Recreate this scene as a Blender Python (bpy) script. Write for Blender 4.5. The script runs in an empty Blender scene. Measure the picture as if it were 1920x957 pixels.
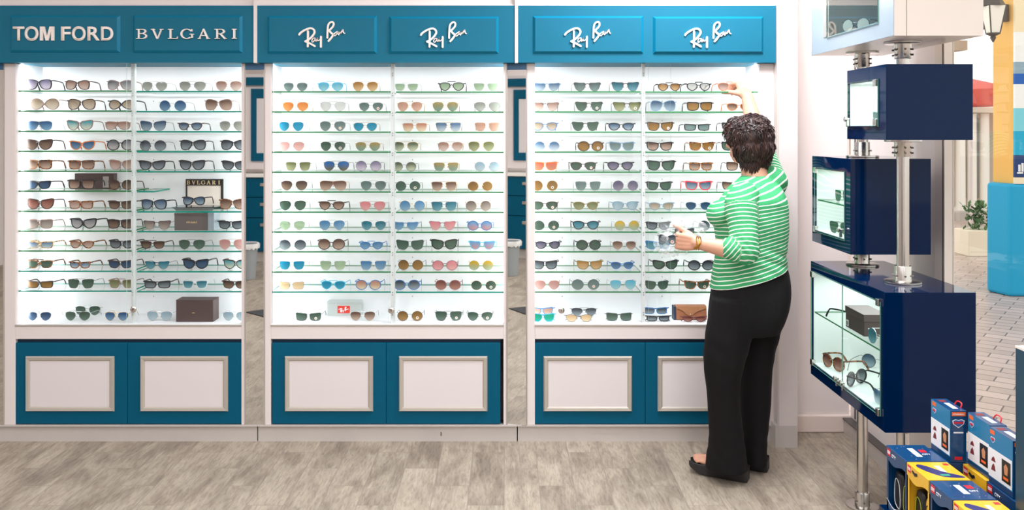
import bpy, math, random
from mathutils import Vector, Matrix, noise
random.seed(7)
C = bpy.context.scene.collection
S = bpy.context.scene
PI = math.pi
# ------------------------------------------------------------ camera, world, lights, exposure
F = 1600.0; CX = 950.0; CY = 245.0; EYE = 1.6
def X(px, d): return (px - CX) * d / F
def Z(py, d): return EYE - (py - CY) * d / F
def P(px, py, d): return Vector((X(px, d), d, Z(py, d)))

cam = bpy.data.objects.new('camera', bpy.data.cameras.new('camera'))
C.objects.link(cam)
cam.location = (0, 0, EYE); cam.rotation_euler = (PI/2, 0, 0)
cam.data.sensor_width = 36; cam.data.lens = 36*F/1920
cam.data.shift_x = (960-CX)/1920; cam.data.shift_y = -(478.5-CY)/1920
cam.data.clip_start = .05; cam.data.clip_end = 200
S.camera = cam
S.view_settings.view_transform = 'Standard'; S.view_settings.look = 'None'
S.view_settings.gamma = 1; S.view_settings.use_curve_mapping = False
S.view_settings.exposure = 0.08
S.cycles.transparent_max_bounces = 16
S.cycles.max_bounces = 8
S.cycles.use_denoising = True
S.cycles.sample_clamp_indirect = 8
w = bpy.data.worlds.new('sky'); S.world = w; w.use_nodes = True
wb = w.node_tree.nodes['Background']; wb.inputs[0].default_value = (1, .985, .96, 1); wb.inputs[1].default_value = 1.5
def area(name, loc, sx, sy, power, col=(.90, .96, 1.08), rot=(0, 0, 0), parent=None):
    l = bpy.data.lights.new(name, 'AREA'); l.shape = 'RECTANGLE'; l.size = sx; l.size_y = sy
    l.energy = power; l.color = col
    o = bpy.data.objects.new(name, l); C.objects.link(o); o.location = loc; o.rotation_euler = rot
    if parent: o.parent = parent
    return o
CEIL = 3.0
LAMPS = [(-3.2, 2.2), (-1.1, 2.2), (.5, 1.5), (-3.2, -.2), (-1.1, -.2), (1.0, -.2), (-2.0, -2.6), (0.8, -2.6)]
LAMP_POWER = 19

area('lamp', (.92, 3.50, CEIL-.04), .7, .7, 66, (.95, .97, 1.04))  # added lamp brightening the right-hand wall, in place of daylight

# ------------------------------------------------------------ materials
def lin(c):
    if isinstance(c, str):
        c = c.lstrip('#'); c = [int(c[i:i+2], 16)/255 for i in (0, 2, 4)]
    return tuple(((v/12.92) if v <= .04045 else ((v+.055)/1.055)**2.4) for v in c[:3]) + (1,)
MC = {}
def mat(name, col='#808080', rough=.5, metal=0, spec=.5, coat=0, emit=None, es=1, alpha=1):
    if name in MC: return MC[name]
    m = bpy.data.materials.new(name); m.use_nodes = True; b = m.node_tree.nodes['Principled BSDF']
    b.inputs['Base Color'].default_value = lin(col); b.inputs['Roughness'].default_value = rough
    b.inputs['Metallic'].default_value = metal; b.inputs['Specular IOR Level'].default_value = spec
    b.inputs['Coat Weight'].default_value = coat
    if emit:
        b.inputs['Emission Color'].default_value = lin(emit); b.inputs['Emission Strength'].default_value = es
    b.inputs['Alpha'].default_value = alpha
    MC[name] = m; return m
def nd(m, t, **kw):
    n = m.node_tree.nodes.new(t)
    for k, v in kw.items(): setattr(n, k, v)
    return n
def lk(m, a, b): m.node_tree.links.new(a, b)
def noisy(m, scale=60, amt=.06, bump=0):
    """fine tonal variation of the surface's own colour, and optional bump"""
    b = m.node_tree.nodes['Principled BSDF']; col = b.inputs['Base Color'].default_value[:]
    n = nd(m, 'ShaderNodeTexNoise'); n.inputs['Scale'].default_value = scale; n.inputs['Detail'].default_value = 4
    tc = nd(m, 'ShaderNodeTexCoord'); lk(m, tc.outputs['Object'], n.inputs['Vector'])
    r = nd(m, 'ShaderNodeMixRGB'); r.blend_type = 'MIX'
    r.inputs[1].default_value = tuple(c*(1-amt) for c in col[:3]) + (1,); r.inputs[2].default_value = tuple(min(1, c*(1+amt)) for c in col[:3]) + (1,)
    lk(m, n.outputs['Fac'], r.inputs[0]); lk(m, r.outputs[0], b.inputs['Base Color'])
    if bump:
        bp = nd(m, 'ShaderNodeBump'); bp.inputs['Strength'].default_value = bump; bp.inputs['Distance'].default_value = .002
        lk(m, n.outputs['Fac'], bp.inputs['Height']); lk(m, bp.outputs[0], b.inputs['Normal'])
    return m
def glassmat(name, tint='#ffffff', refl=.06, rough=.0, fres=1.45):
    """clear sheet glass: tinted transmission plus a fresnel mirror reflection"""
    if name in MC: return MC[name]
    m = bpy.data.materials.new(name); m.use_nodes = True; nt = m.node_tree
    for n in list(nt.nodes):
        if n.type != 'OUTPUT_MATERIAL': nt.nodes.remove(n)
    out = [n for n in nt.nodes if n.type == 'OUTPUT_MATERIAL'][0]
    t = nd(m, 'ShaderNodeBsdfTransparent'); t.inputs[0].default_value = lin(tint)
    g = nd(m, 'ShaderNodeBsdfGlossy'); g.inputs['Roughness'].default_value = rough
    f = nd(m, 'ShaderNodeFresnel'); f.inputs[0].default_value = fres
    gm = nd(m, 'ShaderNodeNewGeometry'); mu = nd(m, 'ShaderNodeMath', operation='MULTIPLY'); iv = nd(m, 'ShaderNodeMath', operation='SUBTRACT')
    iv.inputs[0].default_value = 1; lk(m, gm.outputs['Backfacing'], iv.inputs[1]); lk(m, f.outputs[0], mu.inputs[0]); lk(m, iv.outputs[0], mu.inputs[1])
    mx = nd(m, 'ShaderNodeMixShader'); lk(m, mu.outputs[0], mx.inputs[0]); lk(m, t.outputs[0], mx.inputs[1]); lk(m, g.outputs[0], mx.inputs[2])
    lk(m, mx.outputs[0], out.inputs[0]); MC[name] = m; return m
def lensmat(top, bot, opacity=.7, metal=0.0):
    name = 'lens_%s_%s_%d' % (top.strip('#'), bot.strip('#'), int(opacity*100+metal*10))
    if name in MC: return MC[name]
    m = bpy.data.materials.new(name); m.use_nodes = True; nt = m.node_tree
    b = nt.nodes['Principled BSDF']; out = nt.nodes['Material Output']
    tc = nd(m, 'ShaderNodeTexCoord'); sp = nd(m, 'ShaderNodeSeparateXYZ'); lk(m, tc.outputs['Generated'], sp.inputs[0])
    r = nd(m, 'ShaderNodeValToRGB'); r.color_ramp.elements[0].color = lin(bot); r.color_ramp.elements[1].color = lin(top)
    r.color_ramp.elements[0].position = .12; r.color_ramp.elements[1].position = .8
    lk(m, sp.outputs['Z'], r.inputs[0]); lk(m, r.outputs[0], b.inputs['Base Color'])
    b.inputs['Roughness'].default_value = .06; b.inputs['Metallic'].default_value = metal
    t = nd(m, 'ShaderNodeBsdfTransparent')
    lk(m, r.outputs[0], t.inputs[0])
    mx = nd(m, 'ShaderNodeMixShader'); mx.inputs[0].default_value = opacity
    lk(m, t.outputs[0], mx.inputs[1]); lk(m, b.outputs[0], mx.inputs[2]); lk(m, mx.outputs[0], out.inputs[0])
    MC[name] = m; return m

WHITE = noisy(mat('white_laminate', '#e0d5d2', .45), 8, .015)
WALL = noisy(mat('cream_wall_paint', '#f5ebe7', .8), 5, .02)
TEAL = noisy(mat('teal_laminate', '#02536e', .5, spec=.12), 6, .03)
TEALH = noisy(mat('teal_header_laminate', '#18667f', .5, spec=.15), 6, .03)
TEALB = mat('teal_bright_bevel', '#047394', .35, spec=.2)
TEALD = mat('dark_gap', '#062b45', .6)
ALU = noisy(mat('brushed_aluminium', '#b7aea6', .38, .35), 40, .03)
ALU2 = noisy(mat('aluminium_plinth', '#cbc4bf', .42, .25), 30, .03)
GREYF = mat('grey_trim', '#b3aa9e', .45, .1)
INNER = mat('cabinet_interior_white', '#f2f4f6', .55)
CHROME = mat('polished_chrome', '#d6d2cd', .16, 1)
STEEL = mat('satin_steel_tube', '#cbc6c0', .24, 1)
MIRROR = mat('mirror_silver', '#e2e2df', .015, 1)
LETTER = mat('cream_letter', '#f1e4dc', .5)
NAVY = mat('navy_lacquer', '#001b40', .05, 0, .18)
BLACK = mat('black_plastic', '#17161a', .35)

# ------------------------------------------------------------ mesh helpers
ORG = {}
class MB:
    def __init__(s): s.v = []; s.f = []; s.m = []
    def add(s, vs, fs, m=0):
        n = len(s.v); s.v += [Vector(v) for v in vs]
        for f in fs: s.f.append([i+n for i in f]); s.m.append(m)
        return s
    def box(s, x0, x1, y0, y1, z0, z1, m=0):
        v = [(x, y, z) for z in (z0, z1) for y in (y0, y1) for x in (x0, x1)]
        return s.add(v, [(0, 2, 3, 1), (4, 5, 7, 6), (0, 1, 5, 4), (2, 6, 7, 3), (0, 4, 6, 2), (1, 3, 7, 5)], m)
    def frustum(s, x0, x1, z0, z1, y0, inset, y1, m=0):
        """raised panel facing -y: outer rect at y0, inner rect (inset) at y1"""
        a = [(x0, y0, z0), (x1, y0, z0), (x1, y0, z1), (x0, y0, z1)]
        b = [(x0+inset, y1, z0+inset), (x1-inset, y1, z0+inset), (x1-inset, y1, z1-inset), (x0+inset, y1, z1-inset)]
        s.add(a+b, [(0, 1, 5, 4), (1, 2, 6, 5), (2, 3, 7, 6), (3, 0, 4, 7), (4, 5, 6, 7), (3, 2, 1, 0)], m); return s
    def tube(s, pts, r, n=8, m=0, cap=True, flat=None):
        pts = [Vector(p) for p in pts]; rs = r if isinstance(r, (list, tuple)) else [r]*len(pts)
        rings = []; up = Vector((0, 0, 1))
        prev = None
        for i, p in enumerate(pts):
            t = (pts[min(i+1, len(pts)-1)] - pts[max(i-1, 0)])
            if t.length < 1e-9: t = Vector((0, 0, 1))
            t.normalize()
            if prev is None:
                a = up if abs(t.dot(up)) < .9 else Vector((1, 0, 0))
                u = t.cross(a).normalized()
            else:
                u = (prev - t*prev.dot(t))
                u = u.normalized() if u.length > 1e-6 else t.cross(up).normalized()
            prev = u; q = t.cross(u)
            f1, f2 = (flat or (1, 1))
            rings.append([p + (u*math.cos(2*PI*k/n)*f1 + q*math.sin(2*PI*k/n)*f2)*rs[i] for k in range(n)])
        vs = [v for rg in rings for v in rg]; fs = []
        for i in range(len(rings)-1):
            for k in range(n):
                fs.append((i*n+k, i*n+(k+1) % n, (i+1)*n+(k+1) % n, (i+1)*n+k))
        if cap:
            fs.append(tuple(range(n-1, -1, -1))); fs.append(tuple((len(rings)-1)*n+k for k in range(n)))
        return s.add(vs, fs, m)
    def lathe(s, prof, c, n=24, m=0):
        """profile [(r,z)] round a vertical axis through c"""
        vs = []; fs = []
        for r, z in prof:
            for k in range(n): vs.append((c[0]+r*math.cos(2*PI*k/n), c[1]+r*math.sin(2*PI*k/n), c[2]+z))
        for i in range(len(prof)-1):
            for k in range(n): fs.append((i*n+k, i*n+(k+1) % n, (i+1)*n+(k+1) % n, (i+1)*n+k))
        fs.append(tuple(range(n-1, -1, -1))); fs.append(tuple((len(prof)-1)*n+k for k in range(n)))
        return s.add(vs, fs, m)
    def prism(s, pts, fn, t0, t1, m=0):
        """closed 2D outline extruded: fn(u,v,t)->3D"""
        n = len(pts); a = [fn(u, v, t0) for u, v in pts]; b = [fn(u, v, t1) for u, v in pts]
        fs = [tuple(range(n)), tuple(range(2*n-1, n-1, -1))] + [(i, i+n, (i+1) % n+n, (i+1) % n) for i in range(n)]
        return s.add(a+b, fs, m)
    def ball(s, c, r, n=12, k=8, m=0):
        r = (r, r, r) if not isinstance(r, (tuple, list)) else r
        vs = []; fs = []
        for i in range(k+1):
            ph = -PI/2 + PI*i/k
            for j in range(n):
                vs.append((c[0]+r[0]*math.cos(ph)*math.cos(2*PI*j/n), c[1]+r[1]*math.cos(ph)*math.sin(2*PI*j/n), c[2]+r[2]*math.sin(ph)))
        for i in range(k):
            for j in range(n): fs.append((i*n+j, i*n+(j+1) % n, (i+1)*n+(j+1) % n, (i+1)*n+j))
        return s.add(vs, fs, m)
    def build(s, name, mats, parent=None, smooth=False, bevel=0, local=False, fix=True):
        me = bpy.data.meshes.new(name)
        off = Vector((0, 0, 0)) if (local or parent is None) else ORG.get(parent.name, Vector((0, 0, 0)))
        me.from_pydata([v - off for v in s.v], [], s.f)
        mats = mats if isinstance(mats, (list, tuple)) else [mats]
        for mm in mats: me.materials.append(mm)
        me.polygons.foreach_set('material_index', s.m)
        if fix:
            import bmesh
            bm = bmesh.new(); bm.from_mesh(me); bmesh.ops.recalc_face_normals(bm, faces=bm.faces); bm.to_mesh(me); bm.free()
        if smooth:
            me.polygons.foreach_set('use_smooth', [True]*len(me.polygons))
            try: me.set_sharp_from_angle(angle=math.radians(42))
            except Exception: pass
        me.update()
        o = bpy.data.objects.new(name, me); C.objects.link(o)
        if parent: o.parent = parent; ORG[o.name] = off.copy()
        if bevel:
            b = o.modifiers.new('bevel', 'BEVEL'); b.width = bevel; b.segments = 2; b.limit_method = 'ANGLE'
        return o
def tag(o, label=None, cat=None, group=None, kind=None):
    if label: o['label'] = label
    if cat: o['category'] = cat
    if group: o['group'] = group
    if kind: o['kind'] = kind
    return o
def thing(name, loc, label, cat, group=None, rz=0):
    o = bpy.data.objects.new(name, None); C.objects.link(o); o.location = loc; o.rotation_euler = (0, 0, rz)
    o.empty_display_size = .05
    ORG[o.name] = Vector(loc); return tag(o, label, cat, group)
def structure(o): o['kind'] = 'structure'; return o
def spline(pts, n=6, closed=True):
    out = []; L = len(pts)
    rng = range(L) if closed else range(L-1)
    for i in rng:
        if closed: p0, p1, p2, p3 = [Vector(pts[(i+k-1) % L]) for k in range(4)]
        else: p0, p1, p2, p3 = [Vector(pts[min(max(i+k-1, 0), L-1)]) for k in range(4)]
        for j in range(n):
            t = j/n
            out.append(.5*((2*p1)+(-p0+p2)*t+(2*p0-5*p1+4*p2-p3)*t*t+(-p0+3*p1-3*p2+p3)*t**3))
    if not closed: out.append(Vector(pts[-1]))
    return out

# ------------------------------------------------------------ setting: floor
def floor_material():
    m = bpy.data.materials.new('wood_look_tile'); m.use_nodes = True; b = m.node_tree.nodes['Principled BSDF']
    def M(op, a, b_=None, c=None):
        n = nd(m, 'ShaderNodeMath', operation=op)
        for i, v in enumerate((a, b_, c)):
            if v is None: continue
            if isinstance(v, (int, float)): n.inputs[i].default_value = v
            else: lk(m, v, n.inputs[i])
        return n.outputs[0]
    g = nd(m, 'ShaderNodeNewGeometry'); sp = nd(m, 'ShaderNodeSeparateXYZ'); lk(m, g.outputs['Position'], sp.inputs[0])
    W = .157
    u = M('DIVIDE', M('ADD', sp.outputs[0], .011), W); i = M('FLOOR', u); fu = M('SUBTRACT', u, i)
    v = M('DIVIDE', M('ADD', M('SUBTRACT', sp.outputs[1], 4.04), M('MULTIPLY', i, .2)), .6); j = M('FLOOR', v); fv = M('SUBTRACT', v, j)
    cmb = nd(m, 'ShaderNodeCombineXYZ'); lk(m, i, cmb.inputs[0]); lk(m, j, cmb.inputs[1])
    wn = nd(m, 'ShaderNodeTexWhiteNoise', noise_dimensions='3D'); lk(m, cmb.outputs[0], wn.inputs['Vector'])
    # grain coordinates: stretched along the plank, shifted per plank
    off = nd(m, 'ShaderNodeVectorMath', operation='MULTIPLY'); lk(m, wn.outputs['Color'], off.inputs[0]); off.inputs[1].default_value = (37, 37, 37)
    pos = nd(m, 'ShaderNodeVectorMath', operation='ADD'); lk(m, g.outputs['Position'], pos.inputs[0]); lk(m, off.outputs[0], pos.inputs[1])
    def tex(sx, sy, scale, detail=5, dist=0):
        mp = nd(m, 'ShaderNodeVectorMath', operation='MULTIPLY'); lk(m, pos.outputs[0], mp.inputs[0]); mp.inputs[1].default_value = (sx, sy, 1)
        n = nd(m, 'ShaderNodeTexNoise'); n.inputs['Scale'].default_value = scale; n.inputs['Detail'].default_value = detail
        n.inputs['Distortion'].default_value = dist; lk(m, mp.outputs[0], n.inputs['Vector']); return n.outputs['Fac']
    blot = tex(1, .35, 9, 4, .8); fine = tex(1, .16, 120, 4, .6); streak = tex(1, .12, 26, 6, 1.6)
    s1 = M('ADD', M('MULTIPLY', blot, .80), M('MULTIPLY', streak, .50))
    s2 = M('ADD', s1, M('MULTIPLY', M('SUBTRACT', wn.outputs['Value'], .5), .15))
    r = nd(m, 'ShaderNodeValToRGB'); lk(m, s2, r.inputs[0]); e = r.color_ramp.elements
    e[0].position = .40; e[0].color = lin('#83766a'); e[1].position = .92; e[1].color = lin('#bcb0a1')
    for p_, c_ in ((.54, '#958879'), (.66, '#a59888'), (.78, '#b0a392')): q = e.new(p_); q.color = lin(c_)
    fr = nd(m, 'ShaderNodeValToRGB'); lk(m, fine, fr.inputs[0]); fr.color_ramp.elements[0].position = .3; fr.color_ramp.elements[0].color = (.62, .59, .56, 1)
    fr.color_ramp.elements[1].position = .55; fr.color_ramp.elements[1].color = (1, 1, 1, 1)
    mul = nd(m, 'ShaderNodeMixRGB', blend_type='MULTIPLY'); mul.inputs[0].default_value = .75; lk(m, r.outputs[0], mul.inputs[1]); lk(m, fr.outputs[0], mul.inputs[2])
    def edge(f, wd):
        return M('LESS_THAN', M('MINIMUM', f, M('SUBTRACT', 1.0, f)), wd)
    gr = M('MAXIMUM', edge(fu, .0105), edge(fv, .0027))
    mx = nd(m, 'ShaderNodeMixRGB'); lk(m, gr, mx.inputs[0]); lk(m, mul.outputs[0], mx.inputs[1]); mx.inputs[2].default_value = lin('#8b7f73')
    lk(m, mx.outputs[0], b.inputs['Base Color']); b.inputs['Roughness'].default_value = .5
    bp = nd(m, 'ShaderNodeBump'); bp.inputs['Strength'].default_value = .25; bp.inputs['Distance'].default_value = .002
    h = M('SUBTRACT', M('ADD', M('MULTIPLY', fine, .4), M('MULTIPLY', streak, .4)), gr); lk(m, h, bp.inputs['Height']); lk(m, bp.outputs[0], b.inputs['Normal'])
    return m
RX = 1.826; BY = 4.53
structure(MB().box(-6.0, RX+.06, -4.0, 5.2, -.1, 0).build('floor', floor_material()))
structure(MB().box(-6.0, RX+.06, -4.0, 5.2, CEIL, CEIL+.1).build('ceiling', mat('ceiling_white', '#f4f0ec', .9)))
structure(MB().box(-6.1, -6.0, -4.0, 5.2, 0, CEIL).build('wall_left', WALL))
structure(MB().box(-6.1, RX, -4.1, -4.0, 0, CEIL).build('wall_rear', WALL))
# wall the cabinets are set in, and the cream wall between cabinets and window
structure(MB().box(-6.0, X(1452, 4.38), 4.72, 4.8, 0, CEIL).build('wall_back', WALL))
structure(MB().box(X(1480, 4.53), RX, BY, BY+.27, 0, CEIL).build('wall_back.001', WALL, bevel=.02))
structure(MB().box(X(1492, 4.5), RX-.001, BY-.018, BY-.001, 0, Z(777, BY)).build('baseboard_back', mat('cream_skirting', '#f3e2d8', .5), bevel=.008))
# right side: solid leaf, then glass
structure(MB().box(RX, RX+.05, 3.60, BY, 0, CEIL).build('wall_right', WALL))
structure(MB().box(RX-.008, RX, 4.46, 4.465, .09, CEIL).box(RX-.0215, RX-.0195, 3.528, 3.536, .09, CEIL).build('trim_1', mat('dark_seam', '#6a625d', .6)))
structure(MB().box(RX-.045, RX-.001, -3.9, BY-.02, 0, .075).box(RX-.05, RX-.001, -3.9, BY-.02, .075, .08, 1).build('trim_2', [ALU2, mat('dark_track', '#4a4541', .5)]))
fr = MB()
fr.box(RX-.02, RX+.02, 3.52, 3.60, 0, CEIL); fr.box(RX-.02, RX+.05, 1.2, 1.26, 0, CEIL); fr.box(RX-.02, RX+.05, -1.2, -1.14, 0, CEIL); fr.box(RX-.02, RX+.05, -4, -3.94, 0, CEIL)
fr.box(RX-.019, RX+.02, -4, 3.52, 0, .08); fr.box(RX-.019, RX+.05, -4, 3.52, 2.9, CEIL)
wf_ = structure(fr.build('window_1', mat('cream_window_frame', '#efe3d8', .45)))
WG = glassmat('window_glass', '#fbfdfc', fres=1.5)
for i, (a, b_) in enumerate(((1.26, 3.52), (-1.14, 1.2), (-3.94, -1.2))):
    o = MB().box(RX+.012, RX+.018, a, b_, .08, 2.9).build('pane', WG, wf_)
# ceiling lights
for i, (lx, ly) in enumerate(LAMPS):
    t = thing('ceiling_light', (lx, ly, CEIL-.03), 'white framed ceiling light panel above the shop floor', 'ceiling light', 'ceiling light panels')
    fm = MB(); w2 = .6
    fm.box(lx-w2-.02, lx-w2, ly-w2-.02, ly+w2+.02, CEIL-.03, CEIL).box(lx+w2, lx+w2+.02, ly-w2-.02, ly+w2+.02, CEIL-.03, CEIL)
    fm.box(lx-w2, lx+w2, ly-w2-.02, ly-w2, CEIL-.03, CEIL).box(lx-w2, lx+w2, ly+w2, ly+w2+.02, CEIL-.03, CEIL)
    fm.build('frame', mat('lamp_frame', '#dddddd', .5), t)
    MB().box(lx-w2, lx+w2, ly-w2, ly+w2, CEIL-.012, CEIL-.002).build('diffuser', mat('lamp_diffuser', '#ffffff', .5, emit='#fff6ea', es=2), t)
    area('lamp', (0, 0, -.012), 1.15, 1.15, LAMP_POWER, parent=t)

t = thing('ceiling_light', (.92, 3.50, CEIL-.03), 'square light panel added near the window corner to brighten the wall', 'ceiling light')  # added fixture around the extra wall-brightening lamp
MB().box(.55, 1.29, 3.13, 3.87, CEIL-.025, CEIL).build('frame', mat('lamp_frame', '#dddddd', .5), t)
MB().box(.57, 1.27, 3.15, 3.85, CEIL-.028, CEIL-.025).build('diffuser', mat('lamp_diffuser', '#ffffff', .5, emit='#fff6ea', es=2), t)

# ------------------------------------------------------------ lettering
def strokes_text(mb, polys, fn, t0, t1, wdt, m=0):
    """pen strokes as flat ribbons with round ends. polys: list of (points,width scale)"""
    for k, (pts, ws) in enumerate(polys):
        sp = spline([(p[0], p[1], 0) for p in pts], 5, False) if len(pts) > 2 else [Vector((p[0], p[1], 0)) for p in pts]
        L = []; R = []; n = len(sp); hw = wdt*ws/2
        for i, p in enumerate(sp):
            t = (sp[min(i+1, n-1)]-sp[max(i-1, 0)]).normalized(); q = Vector((-t.y, t.x, 0))
            L.append(p+q*hw); R.append(p-q*hw)
        def cap(c, t, q, s):
            return [c + (q*math.cos(a) + t*math.sin(a)*s)*hw for a in (PI*.25, PI*.5, PI*.75)]
        te = (sp[-1]-sp[-2]).normalized(); qe = Vector((-te.y, te.x, 0)); ts = (sp[1]-sp[0]).normalized(); qs = Vector((-ts.y, ts.x, 0))
        e = t0 + k*.0002
        vs = []; fs = []
        for i in range(n): vs += [fn(L[i].x, L[i].y, t1-k*.00015), fn(R[i].x, R[i].y, t1-k*.00015), fn(L[i].x, L[i].y, t0), fn(R[i].x, R[i].y, t0)]
        for i in range(n-1):
            a = i*4; b = a+4
            fs += [(a, a+1, b+1, b), (a+2, b+2, b+3, a+3), (a, b, b+2, a+2), (a+1, a+3, b+3, b+1)]
        fs += [(0, 2, 3, 1), ((n-1)*4, (n-1)*4+1, (n-1)*4+3, (n-1)*4+2)]
        mb.add(vs, fs, m)
        for c, t_, q_ in ((sp[-1], te, qe), (sp[0], -ts, qs)):
            o = [c+q_*hw] + cap(c, t_, q_, 1) + [c-q_*hw]
            mb.prism([(p.x, p.y) for p in o], fn, t0, t1-k*.00015, m)
# script wordmark traced: coordinates in the 1504x957 crop of x550..660, y30..100
RB = [([(140,475),(180,425),(300,350),(430,312),(510,350),(525,430),(450,540),(375,600)], 1.15),
      ([(362,385),(362,560),(358,775)], 1.15), ([(295,640),(375,605)], 1.0), ([(295,645),(420,700),(535,765)], 1.15),
      ([(540,560),(490,570),(462,625),(480,665),(525,620),(550,570),(548,625),(570,650)], .5),
      ([(570,650),(600,570),(605,550),(600,600),(620,632),(660,600)], .5), ([(692,525),(690,640),(690,785)], 1.1),
      ([(855,555),(860,380),(880,220),(960,150),(1010,180),(1005,250),(960,310),(895,370)], 1.05),
      ([(895,370),(950,430),(1000,475),(950,560),(885,635)], 1.15), ([(1000,480),(1030,450),(1110,395)], .6),
      ([(1110,400),(1050,430),(1020,480),(1045,505),(1100,450),(1125,400),(1120,450),(1140,480)], .55),
      ([(1140,480),(1180,400),(1185,370),(1190,440),(1240,360),(1250,345),(1262,420),(1295,440)], .6)]
RBG = [[0, 1, 2, 3], [4], [5, 6], [7, 8], [9, 10], [11]]
def ray_sign(mb, cx, cz, h, fn_y0, fn_y1, m=0, wdt=42, grp=None):
    s = h/650.0
    def fn(u, v, t): return (cx+(u-715)*s, t, cz-(v-470)*s)
    strokes_text(mb, RB if grp is None else [RB[i] for i in RBG[grp]], fn, fn_y0, fn_y1, wdt, m)
def serif_text(mb, xs, z0, z1, y0, y1, w=1.0, m=0, only=None):
    """B V L G A R I with thick and thin strokes and serifs; xs = seven (x0,x1)"""
    H = z1-z0
    k = [0]; cur = [0]
    def R(pts):
        k[0] += 1
        if only is not None and cur[0] != only: return
        mb.prism(pts, lambda u, v, t: (u, t, v), y0, y1-k[0]*.00005, m)
    def bar(a, b, th):
        a = Vector(a); b = Vector(b); t = (b-a).normalized(); q = Vector((-t.y, t.x))*th/2
        R([tuple(a+q), tuple(a-q), tuple(b-q), tuple(b+q)])
    def arc(cx, cz, rx, rz, a0, a1, th0, th1, n=14):
        o = []; i_ = []
        for q in range(n+1):
            a = a0+(a1-a0)*q/n; th = th0+(th1-th0)*abs(math.cos(a))
            o.append((cx+rx*math.cos(a), cz+rz*math.sin(a))); i_.append((cx+(rx-th)*math.cos(a), cz+(rz-th)*math.sin(a)))
        for q in range(n): R([o[q], o[q+1], i_[q+1], i_[q]])
    T = H*.16*w; t = H*.075*w
    def ser(x, z, wd): bar((x-wd/2, z), (x+wd/2, z), t)
    x0, x1 = xs[0]; L = x1-x0; sx = x0+.22*L
    bar((sx, z0), (sx, z1), T); ser(sx-.02*L, z0+t/2, .45*L); ser(sx-.02*L, z1-t/2, .45*L)
    bar((sx, z1-t/2), (x0+.6*L, z1-t/2), t); bar((sx, z0+H*.54), (x0+.6*L, z0+H*.54), t); bar((sx, z0+t/2), (x0+.6*L, z0+t/2), t)
    arc(x0+.6*L, z0+H*.77, .31*L, H*.23, -PI/2, PI/2, t, T); arc(x0+.6*L, z0+H*.28, .38*L, H*.28, -PI/2, PI/2, t, T)
    cur[0] = 1; x0, x1 = xs[1]; L = x1-x0
    bar((x0+.16*L, z1), (x0+.52*L, z0), T); bar((x0+.86*L, z1), (x0+.53*L, z0), t*1.3); ser(x0+.16*L, z1-t/2, .32*L); ser(x0+.86*L, z1-t/2, .28*L)
    cur[0] = 2; x0, x1 = xs[2]; L = x1-x0; sx = x0+.25*L
    bar((sx, z0), (sx, z1), T); ser(sx, z1-t/2, .5*L); ser(sx, z0+t/2, .5*L); bar((sx, z0+t/2), (x1-.05*L, z0+t/2), t); bar((x1-.06*L, z0), (x1, z0+H*.22), t)
    cur[0] = 3; x0, x1 = xs[3]; L = x1-x0; c = (x0+x1)/2-.02*L
    arc(c, (z0+z1)/2, .48*L, H*.52, PI*.2, PI*1.72, t, T, 24); bar((x1-.12*L, z0+H*.1), (x1-.12*L, z0+H*.45), T*.9); ser(x1-.14*L, z0+H*.46, .3*L); bar((x0+.86*L, z1-H*.02), (x0+.86*L, z1-H*.26), t)
    cur[0] = 4; x0, x1 = xs[4]; L = x1-x0
    bar((x0+.5*L, z1), (x0+.12*L, z0), t*1.3); bar((x0+.46*L, z1), (x0+.85*L, z0), T); bar((x0+.26*L, z0+H*.33), (x0+.72*L, z0+H*.33), t); ser(x0+.12*L, z0+t/2, .25*L); ser(x0+.86*L, z0+t/2, .3*L)
    cur[0] = 5; x0, x1 = xs[5]; L = x1-x0; sx = x0+.22*L
    bar((sx, z0), (sx, z1), T); ser(sx, z0+t/2, .42*L); ser(sx-.03*L, z1-t/2, .4*L); bar((sx, z1-t/2), (x0+.58*L, z1-t/2), t); bar((sx, z0+H*.5), (x0+.58*L, z0+H*.5), t)
    arc(x0+.58*L, z0+H*.75, .3*L, H*.25, -PI/2, PI/2, t, T); bar((x0+.5*L, z0+H*.5), (x0+.9*L, z0), T); ser(x0+.92*L, z0+t/2, .2*L)
    cur[0] = 6; x0, x1 = xs[6]; L = x1-x0; sx = (x0+x1)/2
    bar((sx, z0), (sx, z1), T); ser(sx, z0+t/2, L); ser(sx, z1-t/2, L)
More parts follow.
